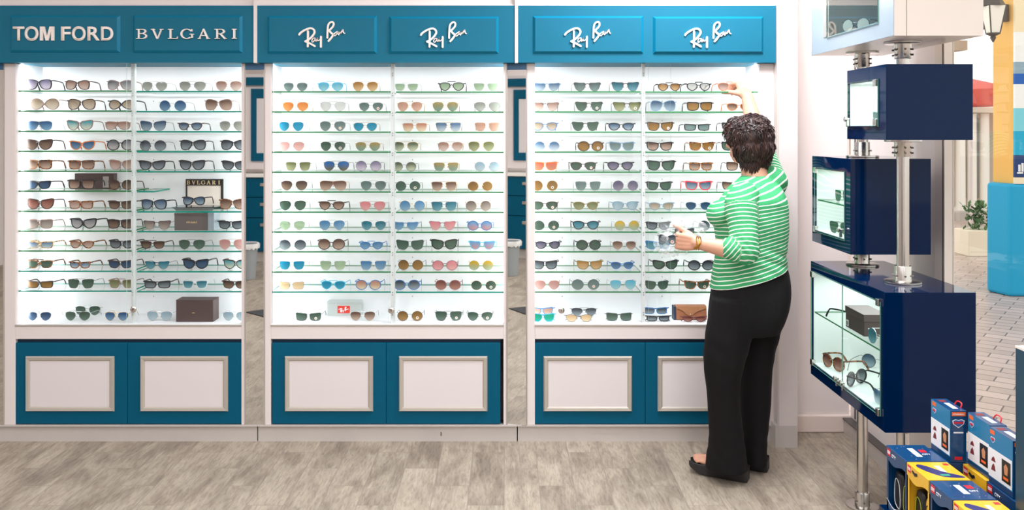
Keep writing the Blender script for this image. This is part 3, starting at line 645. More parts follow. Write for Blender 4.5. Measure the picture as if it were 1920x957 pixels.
def glasses_parts(style, fk, W, hs=1.0, folded=False):
    """meshes of one pair in its own space: x across, +y away, z up from the lens bottoms"""
    key = (style, fk, round(W, 3), hs, folded)
    if key in MESHC: return MESHC[key]
    pts, a, hr, _ = OUT[style]; rim = FR[fk][4]
    if style == 'cl' and fk in 'kbtq': rim = .0014
    a = a*W; H = hr*W*hs; b = H/2-rim; cxl = W/2-a-rim-.001
    if style == 'sh': cxl = W/2-a-rim
    base = [(p.x, p.y) for p in spline([(p[0], p[1], 0) for p in pts], 3)]
    def warp(x, y, z): return Vector((x, y+1.3*x*x, z))
    frame = MB(); lens = []
    for sd in (-1, 1):
        o = [(sd*(cxl+u*a), b+rim+v*b) for u, v in base]
        n = len(o); nor = []
        for i in range(n):
            t = Vector((o[(i+1) % n][0]-o[i-1][0], o[(i+1) % n][1]-o[i-1][1])).normalized(); nor.append(Vector((t.y, -t.x))*sd)
        inn = [warp(o[i][0], 0, o[i][1]) for i in range(n)]
        def off(i, r, y):
            rr = r
            if style == 'cl' and fk in 'kbtq' and v_top(i): rr = r*4.2
            if style in ('wf', 'ce', 'sq', 'rc') and r > 0 and v_top(i): rr = r*1.35
            return warp(o[i][0]+nor[i].x*rr, y, o[i][1]+nor[i].y*rr)
        def v_top(i): return base[i][1] > .55
        dp = .0012 if rim < .002 else .0022
        A = [off(i, rim, -dp) for i in range(n)]; B = [off(i, 0, -dp) for i in range(n)]; Cc = [off(i, 0, dp) for i in range(n)]; D = [off(i, rim, dp) for i in range(n)]
        vs = A+B+Cc+D; fs = []
        for r_ in range(4):
            for i in range(n): fs.append((r_*n+i, r_*n+(i+1) % n, ((r_+1) % 4)*n+(i+1) % n, ((r_+1) % 4)*n+i))
        frame.add(vs, fs)
        c = Vector((sum(p[0] for p in o)/n, sum(p[1] for p in o)/n))
        L = MB(); rings = []
        for s_ in (1, .6):
            rings += [warp(c.x+(p[0]-c.x)*s_, -.001-.0014*(1-s_*s_), c.y+(p[1]-c.y)*s_) for p in o]
        L.add(rings+[warp(c.x, -.0026, c.y)], [(i, (i+1) % n, n+(i+1) % n, n+i) for i in range(n)]+[(n+i, n+(i+1) % n, 2*n) for i in range(n)])
        lens.append(L)
    gx = cxl-a*(.9 if style not in ('ce', 'bf', 'xb') else .85)
    th = max(rim*.55, .0009)
    if style in ('av', 'as'):
        frame.tube([warp(-gx, -.001, H*.62), warp(0, -.003, H*.70), warp(gx, -.001, H*.62)], th, 6)
        frame.tube([warp(-cxl+a*.45, -.001, H*.985), warp(-gx*.8, -.003, H*1.0), warp(gx*.8, -.003, H*1.0), warp(cxl-a*.45, -.001, H*.985)], th, 6)
    elif style == 'xb':
        frame.tube([warp(-gx-a*.12, -.001, H*.62), warp(0, -.003, H*.5), warp(gx+a*.2, -.001, H*.3)], .0024, 6)
        frame.tube([warp(gx+a*.12, -.0025, H*.62), warp(0, -.0045, H*.5), warp(-gx-a*.2, -.0025, H*.3)], .0024, 6)
    elif style == 'sh':
        frame.tube([warp(-gx, -.001, H*.92), warp(gx, -.001, H*.92)], th*1.3, 6)
    else:
        k = .78 if style in ('wf', 'cl', 'sq', 'rc') else .66
        thb = th if rim < .002 and style != 'cl' else max(th, .0022)
        frame.tube([warp(-gx-.002, -.001, H*(k-.05)), warp(-gx*.4, -.002, H*(k+.03)), warp(gx*.4, -.002, H*(k+.03)), warp(gx+.002, -.001, H*(k-.05))], [thb*1.2, thb, thb, thb*1.2], 6)
    for sd in (-1, 1):   # end pieces
        frame.tube([warp(sd*(cxl+a*.93), 0, H*.80), warp(sd*(W/2+.001), .001, H*.82), warp(sd*(W/2+.002), .006, H*.82)], max(rim*.7, .0013), 6)
        for q in (-1,):  # nose pads
            frame.ball((sd*(gx*.75), .004, H*.45), (.0015, .0025, .004), 6, 4)
    tem = []
    tr = max(rim*.66, .0011)
    for sd in (-1, 1):
        x = sd*(W/2+.002); y0 = 1.3*(W/2)**2+.005
        if folded:
            pth = [(x, y0, H*.82), (x*.97, y0+.006, H*.8), (-x*.2, y0+.009+sd*.003, H*.62), (-x*.55, y0+.010+sd*.003, H*.45), (-x*.95, y0+.010+sd*.003, H*.12)]
        else:
            pth = [(x, y0, H*.82), (x, y0+.03, H*.81), (x*.99, y0+.08, H*.74), (x*.96, y0+.098, H*.58), (x*.93, y0+.118, .004)]
        rr = [tr, tr, tr, tr*1.4, tr*1.2]
        T = MB(); sm = spline(pth, 3, False); n = len(sm)
        T.tube(sm, [tr*(1+.35*(i/n > .7)) for i in range(n)], 6, flat=(.7, 1.25) if rim > .002 else None)
        tem.append(T)
    def mk(mb, nm, sm=True):
        me = bpy.data.meshes.new(nm); me.from_pydata(mb.v, [], mb.f)
        me.polygons.foreach_set('use_smooth', [sm]*len(me.polygons)); me.materials.append(None); me.update(); return me
    r = dict(frame=mk(frame, 'frame', False), lens=[mk(l, 'lens') for l in lens], temple=[mk(l, 'temple') for l in tem], H=H)
    MESHC[key] = r; return r
def put_glasses(x, y, z, W, style, fk, lk_, label, group, rz=0, hs=1.0, folded=False, sticker=None, rx=0, both=True):
    g = glasses_parts(style, fk, W, hs, folded)
    t = bpy.data.objects.new('sunglasses', None); C.objects.link(t); t.location = (x, y, z); t.rotation_euler = (rx, 0, rz); t.empty_display_size = .02
    tag(t, label, 'sunglasses', group); ORG[t.name] = Vector((x, y, z))
    L = LN[lk_]; lm = lensmat(L[0], L[1], L[2], L[4] and L[3]); fm = frame_mat(fk)
    def ad(nm, me, m):
        o = bpy.data.objects.new(nm, me); C.objects.link(o); o.parent = t
        o.material_slots[0].link = 'OBJECT'; o.material_slots[0].material = m; return o
    ad('frame', g['frame'], fm)
    for me in g['lens']: lo = ad('lens', me, lm)
    for me in g['temple']: ad('temple', me, fm)
    if sticker:
        H = g['H']; cx_ = W*.29; cz_ = H*.32
        mb = MB(); n = 14
        mb.prism([(cx_+.0075*math.cos(2*PI*k/n), cz_+.0075*math.sin(2*PI*k/n)) for k in range(n)], lambda u, v, q: (u, q+1.3*u*u, v), -.0036, -.0033, 0)
        if sticker == 'r': mb.prism([(cx_-.003, cz_-.002), (cx_+.003, cz_-.001), (cx_+.003, cz_+.003), (cx_-.003, cz_+.002)], lambda u, v, q: (u, q+1.3*u*u, v), -.0040, -.0036, 1)
        else: mb.prism([(cx_-.004, cz_-.002), (cx_+.004, cz_-.002), (cx_+.003, cz_+.003), (cx_-.003, cz_+.003)], lambda u, v, q: (u, q+1.3*u*u, v), -.0040, -.0036, 1)
        o = mb.build('sticker', [mat('sticker_white', '#e9dfd2' if 1 else '', .5), mat('sticker_'+sticker, '#c8322e' if sticker == 'r' else '#3a2c18', .5)], t, local=True); o.parent = t
    return t
# rows: crop columns (crop scale 3.681) ; "x0-x1 style frame lens [h=..][sticker]"
SC = 1767/480
D1 = 4.45
CASES = {
 0: (0, [
  ("172-362 bf k lil|445-622 bf b pch|735-918 bf p gry", "975-1155 av s sil|1235-1420 av s sil|1487-1668 av x pch"),
  ("203-410 xb p bei|463-660 bf b bei|740-938 xb k bei", "1095-1285 rd s blu|1410-1605 bf p brn"),
  ("180-360 sh s blu|455-645 ce p tbr|722-900 sh p pch", "965-1145 ce d bgr|1225-1400 pn b bgr|1512-1690 av s sil"),
  ("168-366 ce b dbr|475-658 ce o blu|735-928 rd k gry", "960-1146 rd d dgr|1238-1425 bf k dgr|1520-1706 bf k dgr"),
  ("168-365 sq t brn|468-655 sq t brn|748-934 ce p pch", "953-1145 ce k dgr|1230-1420 ce k dgr|1525-1712 ce k dgr"),
  ("172-356 wf k dbl|465-656 sq k brn|745-925 rd b dbr", ""),
  ("180-374 ce b rbr|468-648 sq t pch|742-924 wf b dbr", "967-1155 bf k bgr|1512-1700 bf t brn"),
  ("180-366 sq p tau|477-672 ce K gry|738-924 sq k dbr", "985-1178 cl b tau|1500-1690 wf k dgr"),
  ("180-370 rc y bbk|473-655 pn t pch|748-936 wf k dgr", "965-1140 as b dbr|1230-1415 av d grn|1510-1694 av x pnk"),
  ("178-368 as t grn|473-630 wf t bbk|740-922 wf b dbl", "998-1168 cl d tea|1253-1445 ce K dbl|1538-1718 ce b tbr"),
  ("178-370 rc b amb|465-647 as d grn|745-930 as p olv", "990-1180 rc k dgr|1255-1435 as w tea|1530-1712 wf b dbr"),
 ]),
 1: (490, [
  ("150-320 av s ggr|388-568 av c cyp|630-806 av g amg", "915-1087 as w lgr|1222-1405 av k lgr|1460-1640 as w lgr"),
  ("145-325 av g orn|405-583 av s clr|672-842 av s ggr r", "937-1112 av g cop|1180-1360 av g gbl|1468-1650 av d sil"),
  ("118-293 av s cya|400-583 av s ggr r|634-800 av g cya", "972-1145 as g cbr|1202-1380 as g bbk|1472-1645 as g cop"),
  ("120-298 av s pnk|405-582 av s grn b|648-822 av g gbl", "908-1085 av g olg|1217-1393 av x pch|1427-1610 av g olv"),
  ("163-341 as s olv|427-607 av d bbr|650-828 rd d lil", "905-1070 rd d olg|1188-1363 as g gbl|1470-1643 rd s pbl"),
  ("133-318 av d dbr|403-587 sh x brn|683-863 av s ggr", "925-1098 rd d grn b|1173-1350 as g brn|1425-1597 rd g amb"),
  ("125-308 av d grn|393-578 av b brn|677-857 av x prd", "953-1130 rd g bmr|1172-1350 as d tea|1410-1587 rd g tau"),
  ("125-301 av s lgr|398-576 av s bmr|688-862 av s tea", "902-1088 cl z bmr|1157-1342 cl q prd|1420-1595 rd u bpk"),
  ("122-308 rd d dgr|390-577 rd b brn|675-844 av u bmr", "928-1123 wf d grn|1167-1358 ce k grn|1430-1617 cl c bpk"),
  ("122-299 as s cya|403-583 as s lgr|683-863 as s bmr", "942-1118 rd d amb|1178-1356 rd q prd|1432-1600 rd g ygr"),
  ("118-296 rc s gdm|408-584 av c cya|648-828 rd u cbr", "912-1096 rd u dgr|1198-1378 rd q rbr|1447-1622 rd g grn b"),
 ]),
 2: (970, [
  ("112-298 cl z bbk|388-578 cl b ggr|650-842 cl b tea", "965-1130 av b amg|1163-1340 av k clr|1380-1556 av o pch"),
  ("98-288 cl b pch|398-590 cl b grn b|660-855 cl b olv b", "915-1098 bf z bgr|1165-1352 sq k amb|1440-1618 pn o brn"),
  ("98-283 pn u bei|375-563 cl d grn|622-812 pn k bgr", "890-1082 wf b amb r|1145-1335 rc k ggr|1405-1590 wf k grn"),
  ("112-296 rd w bbk|415-596 rd b amb b|630-812 wf z ggr", "885-1077 wf k brn|1180-1365 wf t amb b|1403-1592 wf k grn"),
  ("98-283 wf o red|360-549 pn b grn r|615-806 pn k pur", "888-1095 wf k grn|1178-1352 sq t brn|1438-1618 sq b brn"),
  ("98-281 rd g amb b|398-578 as s ggr|658-836 rd s pur", "885-1072 wf k grn|1152-1347 wf r bgr|1408-1594 wf b brn"),
  ("95-283 pn b grn r|380-564 pn v olv|650-838 pn z pbl", "905-1085 pn z bei|1155-1341 pn w dbl"),
  ("110-290 rd d grn r|375-570 pn k tea|670-844 rd s ygr", "882-1060 wf k dgr|1250-1432 rd d dgr"),
  ("118-303 pn k pur|405-578 rd k grn|655-821 av s brn", "880-1060 wf u tea"),
  ("98-283 wf k dgr|405-592 wf v amg|640-808 pn u blu", "928-1113 ce k grn|1178-1360 rd k dgr"),
  ("118-293 av x pnk|375-568 rd d ggr r|638-822 av s cyp", "880-1046 wf d grn|1145-1332 wf t grn b"),
 ])}
seen = set(); NG = 0
def mk_label(fk, st, ln, pos, place):
    l = '%s %s sunglasses with %s lenses, %s' % (FR[fk][3], OUT[st][3], LN[ln][4], place)
    while len(l.replace('-', ' ').split()) > 16:
        l = l.replace(FR[fk][3]+' ', '', 1); break
    if l in seen: print('DUPLABEL', l)
    seen.add(l); return l
for ci, (ox, rws) in CASES.items():
    rws_y = rows1 if ci == 0 else rows2
    for ri, (lr, rr) in enumerate(rws):
        items = [(0, q) for q in lr.split('|') if q] + [(1, q) for q in rr.split('|') if q]
        for k, (sd, q) in enumerate(items):
            p = q.split(); a, b_ = p[0].split('-'); a = ox+float(a)/SC; b_ = ox+float(b_)/SC
            d = D1+random.uniform(-.006, .006)
            zt_ = Z(rws_y[ri][sd], 4.405)+.0032
            place = '%s from left, %s shelf, %s cabinet' % (ORD[k], ORD[ri] if ri else 'top', SIDE[ci])
            lab = mk_label(p[2], p[1], p[3], k, place)
            put_glasses(X((a+b_)/2, d), d, zt_, (b_-a)*d/F, p[1], p[2], p[3], lab, 'sunglasses on the %s cabinet shelves' % SIDE[ci],
                        rz=random.uniform(-.05, .05), hs=random.uniform(.97, 1.05), sticker=p[4] if len(p) > 4 else None); NG += 1
zf = ZD(608.5)+.0004
def fl(px0, px1, st, fk, ln, lab, d=4.455, **kw):
    seen.add(lab); put_glasses(X((px0+px1)/2, d), d, kw.pop('z', zf), (px1-px0)*d/F, st, fk, ln, lab, 'sunglasses on the cabinet floors', **kw)
def cx(o, v): return o+v/SC
for v in (
 (cx(0,185), cx(0,352), 'av', 's', 'dbl', 'silver aviator sunglasses with dark blue lenses at the far left of the left cabinet floor', {}),
 (cx(0,447), cx(0,622), 'av', 's', 'grn', 'silver aviator sunglasses with green lenses on the left cabinet floor, front of the overlapping two', {}),
 (cx(0,516), cx(0,692), 'av', 's', 'grn', 'green aviator sunglasses standing behind another green pair on the left cabinet floor', dict(d=4.585, folded=True)),
 (cx(0,722), cx(0,886), 'av', 'g', 'blu', 'gold aviator sunglasses with blue lenses on the left cabinet floor beside the lock', {}),
 (cx(0,1012), cx(0,1186), 'av', 's', 'pbl', 'silver aviator sunglasses with pale blue lenses left of the brown box, left cabinet floor', {}),
 (cx(0,1537), cx(0,1706), 'av', 's', 'pbl', 'silver aviator sunglasses with pale blue lenses right of the brown box, left cabinet floor', {}),
 (cx(490,235), cx(490,414), 'rc', 'd', 'grn', 'wrap sunglasses with green lenses and a sticker, left of the grey case, middle cabinet floor', dict(sticker='r')),
 (cx(490,612), cx(490,786), 'av', 's', 'brn', 'aviator sunglasses with brown gradient lenses in front of the grey case, middle cabinet floor', {}),
 (cx(490,937), cx(490,1114), 'rd', 'd', 'amb', 'round sunglasses with amber lenses right of the lock, middle cabinet floor', dict(sticker='b')),
 (cx(490,1198), cx(490,1386), 'as', 'd', 'grn', 'square aviator sunglasses with green lenses and red sticker, middle cabinet floor', dict(sticker='r')),
 (cx(490,1420), cx(490,1598), 'pn', 'd', 'grn', 'green sunglasses with a cream sticker at the right end of the middle cabinet floor', dict(sticker='b')),
 (cx(970,92), cx(970,262), 'wf', 'c', 'emr', 'bright cyan sunglasses with green mirrored lenses at the left end of the right cabinet floor', dict(folded=True, d=4.43)),
 (cx(970,88), cx(970,252), 'wf', 'u', 'cop', 'blue sunglasses with copper lenses behind the cyan pair, right cabinet floor', dict(folded=True, d=4.53, z=zf+.012)),
 (cx(970,332), cx(970,518), 'pn', 'd', 'gdm', 'folded sunglasses with pale gold lenses near the lock, right cabinet floor', dict(folded=True, hs=.8, d=4.43)),
 (cx(970,372), cx(970,548), 'av', 'd', 'dgr', 'folded grey aviator sunglasses lying behind the pale gold pair, right cabinet floor', dict(folded=True, hs=.85, d=4.54, z=zf+.008)),
 (cx(970,612), cx(970,792), 'rc', 'd', 'grn', 'dark wrap sunglasses lying folded left of the post, right cabinet floor', dict(folded=True)),
 (cx(970,868), cx(970,1040), 'rc', 'u', 'dgr', 'blue framed sunglasses behind the dark wrap pair, right cabinet floor', dict(folded=True, d=4.55, z=zf+.012)),
 (cx(970,885), cx(970,1058), 'rc', 'k', 'dgr', 'black wrap sunglasses in front of the blue framed pair, right cabinet floor', dict(folded=True, hs=.9, d=4.43)),
 (cx(970,1135), cx(970,1306), 'pn', 'm', 'rbr', 'burgundy sunglasses in front of the brown leather case, right cabinet floor', dict(folded=True, hs=.75, d=4.42)),
 (349-7.5, 349-7.5+44, 'bf', 'k', 'bgr', 'black sunglasses with blue grey lenses on the acrylic stand before the framed plaque', dict(z=Z(386.8, 4.45)))):
    fl(v[0], v[1], v[2], v[3], v[4], v[5], **v[6])

# ------------------------------------------------------------ boxes and props in the cabinets
BROWN = noisy(mat('brown_card', '#4d3c3a', .55), 40, .05)
def gift_box(name, x0, x1, y0, y1, d, dep, m, lab, cat, groupn=None, lid=.62):
    xa, xb, za, zb = X(x0, d), X(x1, d), Z(y1, d), Z(y0, d)
    t = thing(name, ((xa+xb)/2, d+dep/2, za), lab, cat, groupn)
    zl = za+(zb-za)*lid
    MB().box(xa+.001, xb-.001, d+.001, d+dep-.001, za, zl).build('box_base', m, t, bevel=.0015)
    MB().box(xa, xb, d, d+dep, zl, zb).build('lid', m, t, bevel=.0015)
    return t, (xa, xb, za, zb)
zft = 608.5+(0)
def fy(d): return CY+(EYE-zf)*F/d
t, bb = gift_box('sunglasses_box', 329.5, 400, 563, fy(4.43), 4.43, .09, BROWN, 'dark brown presentation box with small gold emblem on the left cabinet floor', 'box', lid=.96)
MB().box((bb[0]+bb[1])/2-.012, (bb[0]+bb[1])/2+.001, 4.4285, 4.43, bb[2]+.046, bb[2]+.049).build('emblem', mat('gold_emblem', '#d9c08a', .3, .6), t)
zs = Z(rows1[5][0], 4.405)+.0034
t, bb = gift_box('sunglasses_box', 140, 213, 325.5, CY+(EYE-zs)*F/4.575, 4.575, .042, BROWN, 'dark brown case behind the square pair, sixth shelf of left cabinet', 'box', lid=.5)
MB().box(X(193, 4.574), X(204, 4.574), 4.5735, 4.5745, bb[2]+.004, bb[3]-.016).build('label_band', mat('silver_band', '#c9c5c2', .3, .6), t)
# plaque with serif lettering
zs7 = Z(rows1[6][1], 4.405)+.0034
d = 4.585
t = thing('brand_plaque', (X(383, d), d, zs7), 'black framed plaque with gold serif lettering, seventh shelf of left cabinet', 'plaque')
xa, xb, zb = X(348, d), X(418, d), Z(336, d)
f = MB().box(xa, xb, d, d+.01, zb-.035, zb).box(xa, xa+.008, d, d+.01, zs7, zb-.035).box(xb-.011, xb, d, d+.01, zs7, zb-.035).box(xa, xb, d, d+.01, zs7, zs7+.008)
f.build('frame', mat('plaque_black', '#2b2724', .4), t)
MB().box(xa+.006, xb-.009, d+.004, d+.009, zs7+.004, zb-.033).build('backing', mat('plaque_cream', '#e9dfd2', .5), t)
mb = MB(); ws = [(350.5, 356.5), (360, 366.5), (369.5, 375), (377.5, 385), (388, 395), (398, 404.5), (410, 412.5)]
serif_text(mb, [(X(p_, d), X(q_, d)) for p_, q_ in ws], Z(346, d), Z(338.8, d), d-.0002, d-.002, 1.1)
mb.build('lettering', mat('gold_letter', '#dcc79a', .35, .3), t)
# acrylic stand on shelf 7
ACR = glassmat('acrylic', '#c9d6da', fres=1.5); z1 = Z(387.2, 4.45)
t = thing('acrylic_stand', (X(365, 4.45), 4.48, zs7), 'low clear acrylic stand holding a black pair before the framed plaque', 'stand')
s = MB(); xa, xb = X(323, 4.42), X(404, 4.42)
s.box(xa, xb, 4.41, 4.53, z1-.004, z1-.0005).build('top_plate', ACR, t)
q = MB(); q.add([(xa+.004, 4.412, z1-.004), (xb-.004, 4.412, z1-.004), (xb-.02, 4.43, zs7), (xa+.016, 4.43, zs7), (xa+.004, 4.414, z1-.004), (xb-.004, 4.414, z1-.004), (xb-.02, 4.433, zs7), (xa+.016, 4.433, zs7)],
   [(0, 1, 2, 3), (4, 7, 6, 5), (0, 4, 5, 1), (3, 2, 6, 7), (0, 3, 7, 4), (1, 5, 6, 2)]).build('front_plate', mat('smoky_front', '#7f878b', .2), t)
# grey case and dark box on shelf 8
zs8 = Z(rows1[7][1], 4.405)+.0034
GR = mat('charcoal_box', '#5f5a57', .25, coat=.6)
xa, xb, zb = X(327, 4.43), X(389, 4.43), Z(399.5, 4.43)
t = thing('sunglasses_box', (X(362, 4.45), 4.48, zs8), 'glossy charcoal box with small gold serif lettering, eighth shelf of left cabinet', 'box')
MB().box(xa, xb, 4.43, 4.53, zs8, zb-.012).build('box_base', GR, t, bevel=.001); MB().box(xa-.001, xb+.001, 4.429, 4.531, zb-.012, zb).build('lid', GR, t, bevel=.001)
MB().box(xb+.001, X(401, 4.43), 4.432, 4.52, zs8, zb).build('sleeve', mat('grey_blue_sleeve', '#8b99a0', .25), t, bevel=.001)
mb = MB(); ws = [(349.5+i*2.95, 349.5+i*2.95+2.2) for i in range(7)]
serif_text(mb, [(X(p_, 4.43), X(q_, 4.43)) for p_, q_ in ws], Z(418.6, 4.43), Z(415.6, 4.43), 4.4298, 4.4285, 1.2)
mb.build('lettering', mat('gold_letter', '#dcc79a', .35, .3), t)
# grey case with red label, middle cabinet floor
d = 4.58
CG = mat('pale_grey_case', '#c3cbc8', .45)
t, bb = gift_box('sunglasses_box', 613.5, 677, 566, fy(d), d, .055, CG, 'pale grey case with red label and white script, middle cabinet floor', 'box', lid=.85)
ra, rb = X(633, d-.001), X(656, d-.001); za, zb = Z(587.5, d), Z(574, d)
lb = MB().box(ra, rb, d-.0018, d, za, zb).build('red_label', mat('label_red', '#e2352a', .4), t)
mb = MB(); ray_sign(mb, (ra+rb)/2, (za+zb)/2, .029, d-.0018, d-.0035, wdt=60); mb.build('label_script', mat('label_white', '#ffffff', .5), lb)
# leather case, right cabinet
d = 4.47; xa, xb, za, zb = X(1268, d), X(1325.5, d), zf, Z(574.5, d)
t = thing('leather_case', ((xa+xb)/2, d+.03, za), 'tan leather sunglasses case with flap at the right end of the right cabinet floor', 'case')
LE = noisy(mat('tan_leather', '#9c6444', .5), 90, .12, .2)
pr = spline([(-.028, .0015, 0), (.028, .0015, 0), (.034, .02, 0), (.026, zb-za-.006, 0), (.0, zb-za, 0), (-.026, zb-za-.006, 0), (-.034, .02, 0)], 4)
MB().prism([(p_.x, p_.y) for p_ in pr], lambda u, v, q: (q, d+.034+u, za+v), xa, xb).build('case_body', LE, t, smooth=True, bevel=.002)
fl_ = [(xa+.004, zb-.012), (xa+.002, zb-.004), (xa+.01, zb+.001), (xb-.01, zb+.001), (xb-.002, zb-.004), (xb-.004, zb-.012), (xb-.05, zb-.028), (xb-.075, zb-.046), (xb-.09, zb-.05), (xb-.105, zb-.044), (xa+.03, zb-.022)]
MB().prism(fl_, lambda u, v, q: (u, q-.004*(zb-v)/.05, v), d+.0005, d+.004).build('flap', noisy(mat('tan_leather_flap', '#b07a55', .5), 90, .1), t, bevel=.001)
MB().ball((xb-.088, d-.004, zb-.042), .003).build('snap', CHROME, t, smooth=True)
MB().box(xa-.012, xa-.002, d+.004, d+.06, za, zb-.004).build('sleeve', mat('dark_blue_sleeve', '#2b3a52', .5), t)
print('glasses', NG)
# ------------------------------------------------------------ eyewear stand of stacked cases on two steel poles
LX = 1.363
P1 = (1.513, 3.63); P2 = (1.490, 3.21)
CREAM = noisy(mat('cream_lacquer', '#eadfd6', .3), 6, .015); PALEG = mat('pale_grey_lacquer', '#98a3ab', .2)
CASEW = mat('case_inside_white', '#e6e8e6', .5)
st = thing('eyewear_display_stand', (1.5, 3.42, 0), 'tall stand of stacked navy display cases on two steel poles by the window', 'display stand')
CG_ = glassmat('case_glass', '#f3faf8', fres=1.42)
def case(y0, y1, x0, x1, z0, z1, gy0, gy1, gz0, gz1, mside, mface, lab, shelves=(), doors=1, hinges=(), knobs=(), back=None, dark=False, lampw=.7):
    """hollow case open on its -x face: opening gy0..gy1 (near..far), gz0..gz1"""
    t = .012; b = MB()
    b.box(x0, x1, y0, gy0, z0, z1, 0)           # near solid part
    b.box(x0, x1, gy1, y1, z0, z1, 0)           # far part
    b.box(x0, x1, gy0, gy1, z0, gz0, 0); b.box(x0, x1, gy0, gy1, gz1, z1, 0); b.box(x1-.02, x1, gy0, gy1, gz0, gz1, 0)
    e = .0008
    for q in ((y0+e, gy0, z0+e, z1-e), (gy1, y1-e, z0+e, z1-e), (gy0, gy1, z0+e, gz0), (gy0, gy1, gz1, z1-e)): b.box(x0-.0015, x0+.001, q[0], q[1], q[2], q[3], 1)
    i = .002
    b.box(x0+.004, x1-.02, gy0, gy0+i, gz0, gz1, 2); b.box(x0+.004, x1-.02, gy1-i, gy1, gz0, gz1, 2)
    b.box(x0+.004, x1-.02, gy0, gy1, gz0, gz0+i, 2); b.box(x0+.004, x1-.02, gy0, gy1, gz1-i, gz1, 2); b.box(x1-.024, x1-.02, gy0, gy1, gz0, gz1, 3)
    c = b.build('display_case', [mside, mface, back[0] if back else CASEW, back[1] if back else CASEW], st)
    c['label'] = lab
    for k in range(doors):
        a = gy0+(gy1-gy0)*k/doors+.001; b_ = gy0+(gy1-gy0)*(k+1)/doors-.001
        o = MB().box(x0-.006, x0-.002, a-(.004 if k == 0 else 0), b_+(.004 if k == doors-1 else 0), gz0-.004, gz1+.004).build('glass_door', [CG_, mat('case_glass_edge', '#5d8f7c', .2)], c)
        for pl in o.data.polygons:
            if abs(pl.normal.x) < .5: pl.material_index = 1
    for zz in shelves:
        o = MB().box(x0+.008, x1-.03, gy0+.004, gy1-.004, zz-.003, zz+.003).build('glass_shelf', SHELFG[0], c)
        for pl in o.data.polygons:
            if abs(pl.normal.z) < .5: pl.material_index = 1
    for hy, hz in hinges:
        MB().box(x0-.012, x0+.004, hy-.012, hy+.012, hz-.013, hz+.013).build('hinge', CHROME, c, bevel=.002)
    for hy, hz in knobs:
        MB().tube([(x0-.006, hy, hz), (x0-.014, hy, hz), (x0-.016, hy, hz), (x0-.024, hy, hz), (x0-.026, hy, hz)], [.005, .005, .010, .010, .006], 14).box(x0-.016, x0-.006, hy-.004, hy+.004, hz-.03, hz-.004).build('knob', CHROME, c, smooth=True)
    if not dark:
        area('case_light', ((x0+x1)/2-.03-st.location.x, (gy0+gy1)/2-st.location.y, gz1-.006), x1-x0-.08, (gy1-gy0)*.8, lampw, (.97, .99, 1), parent=st)
    return c
# lowest, largest
case(3.01, 3.745, 1.336, 1.655, .533, 1.028, 3.045, 3.725, .584, .984, NAVY, NAVY, 'largest navy case, lowest, with two glass doors and a shelf', shelves=(.808,), doors=2,
     hinges=((3.055, .985), (3.055, .592), (3.715, .975), (3.715, .592)), knobs=((3.36, .606), (3.42, .606)), lampw=2.2)
case(3.40, 3.825, 1.371, 1.69, 1.105, 1.487, 3.457, 3.785, 1.157, 1.432, NAVY, NAVY, 'navy case second from the bottom', shelves=(1.293,), doors=1,
     hinges=((3.775, 1.425), (3.775, 1.165)), knobs=((3.475, 1.195),))
case(3.05, 3.40, 1.358, 1.666, 1.566, 1.838, 3.115, 3.385, 1.6175, 1.785, NAVY, NAVY, 'small navy case third from the bottom', doors=1, hinges=((3.13, 1.775), (3.13, 1.63)), knobs=((3.372, 1.645),))
case(3.0, 3.81, 1.362, 1.676, 1.934, 2.62, 3.124, 3.62, 1.998, 2.54, CREAM, PALEG, 'cream case with pale grey face, topmost', doors=1, dark=True, back=(mat('beige_case_inside', '#7b6f66', .6), NAVY), shelves=(2.30,))
MB().box(1.3585, 1.362, 3.62, 3.66, 1.998, 2.54).build('case_trim', ALU, st); MB().box(1.405, 1.4065, 2.9992, 3.0005, 1.934, 2.62).build('case_seam', mat('dark_seam', '#6a625d', .6), st)
# poles and flanges
def pole(c, z0, z1): MB().tube([(c[0], c[1], z0), (c[0], c[1], z1)], .0225, 28).build('pole', STEEL, st, smooth=True)
def flange(c, z, up):
    s = 1 if up else -1; g = MB()
    pr = [(.062, 0), (.066, .001), (.066, .007), (.062, .0085), (.031, .0085), (.030, .012), (.030, .062), (.029, .064), (.0228, .064)]
    pr = [(r, z_*s) for r, z_ in pr]
    g.lathe(pr, (c[0], c[1], z), 40)
    for k in range(6):
        a = k*PI/3+.35
        for h in ((.028,) if up else (.030, .050)):
            p0 = Vector((c[0]+.029*math.cos(a), c[1]+.029*math.sin(a), z+s*h)); p1 = Vector((c[0]+.038*math.cos(a), c[1]+.038*math.sin(a), z+s*h))
            g.tube([p0, p1], .0035, 8, 1)
    g.build('flange', [STEEL, mat('screw_dark', '#77726c', .35, .8)], st, smooth=True)
for c, a, b_ in ((P1, 0, .533), (P1, 1.028, 1.105), (P1, 1.487, 1.934), (P2, 0, .533), (P2, 1.028, 1.566), (P2, 1.838, 1.934)):
    pole(c, a, b_)
for c, z, up in ((P1, 0, 1), (P2, 0, 1), (P1, 1.028, 1), (P2, 1.028, 1), (P1, 1.487, 1), (P2, 1.838, 0), (P1, 1.934, 0), (P2, 1.934, 0), (P2, 1.566, 0), (P1, .533, 0), (P2, .533, 0)):
    if c is P2 and z == 1.838: continue
    flange(c, z, up)
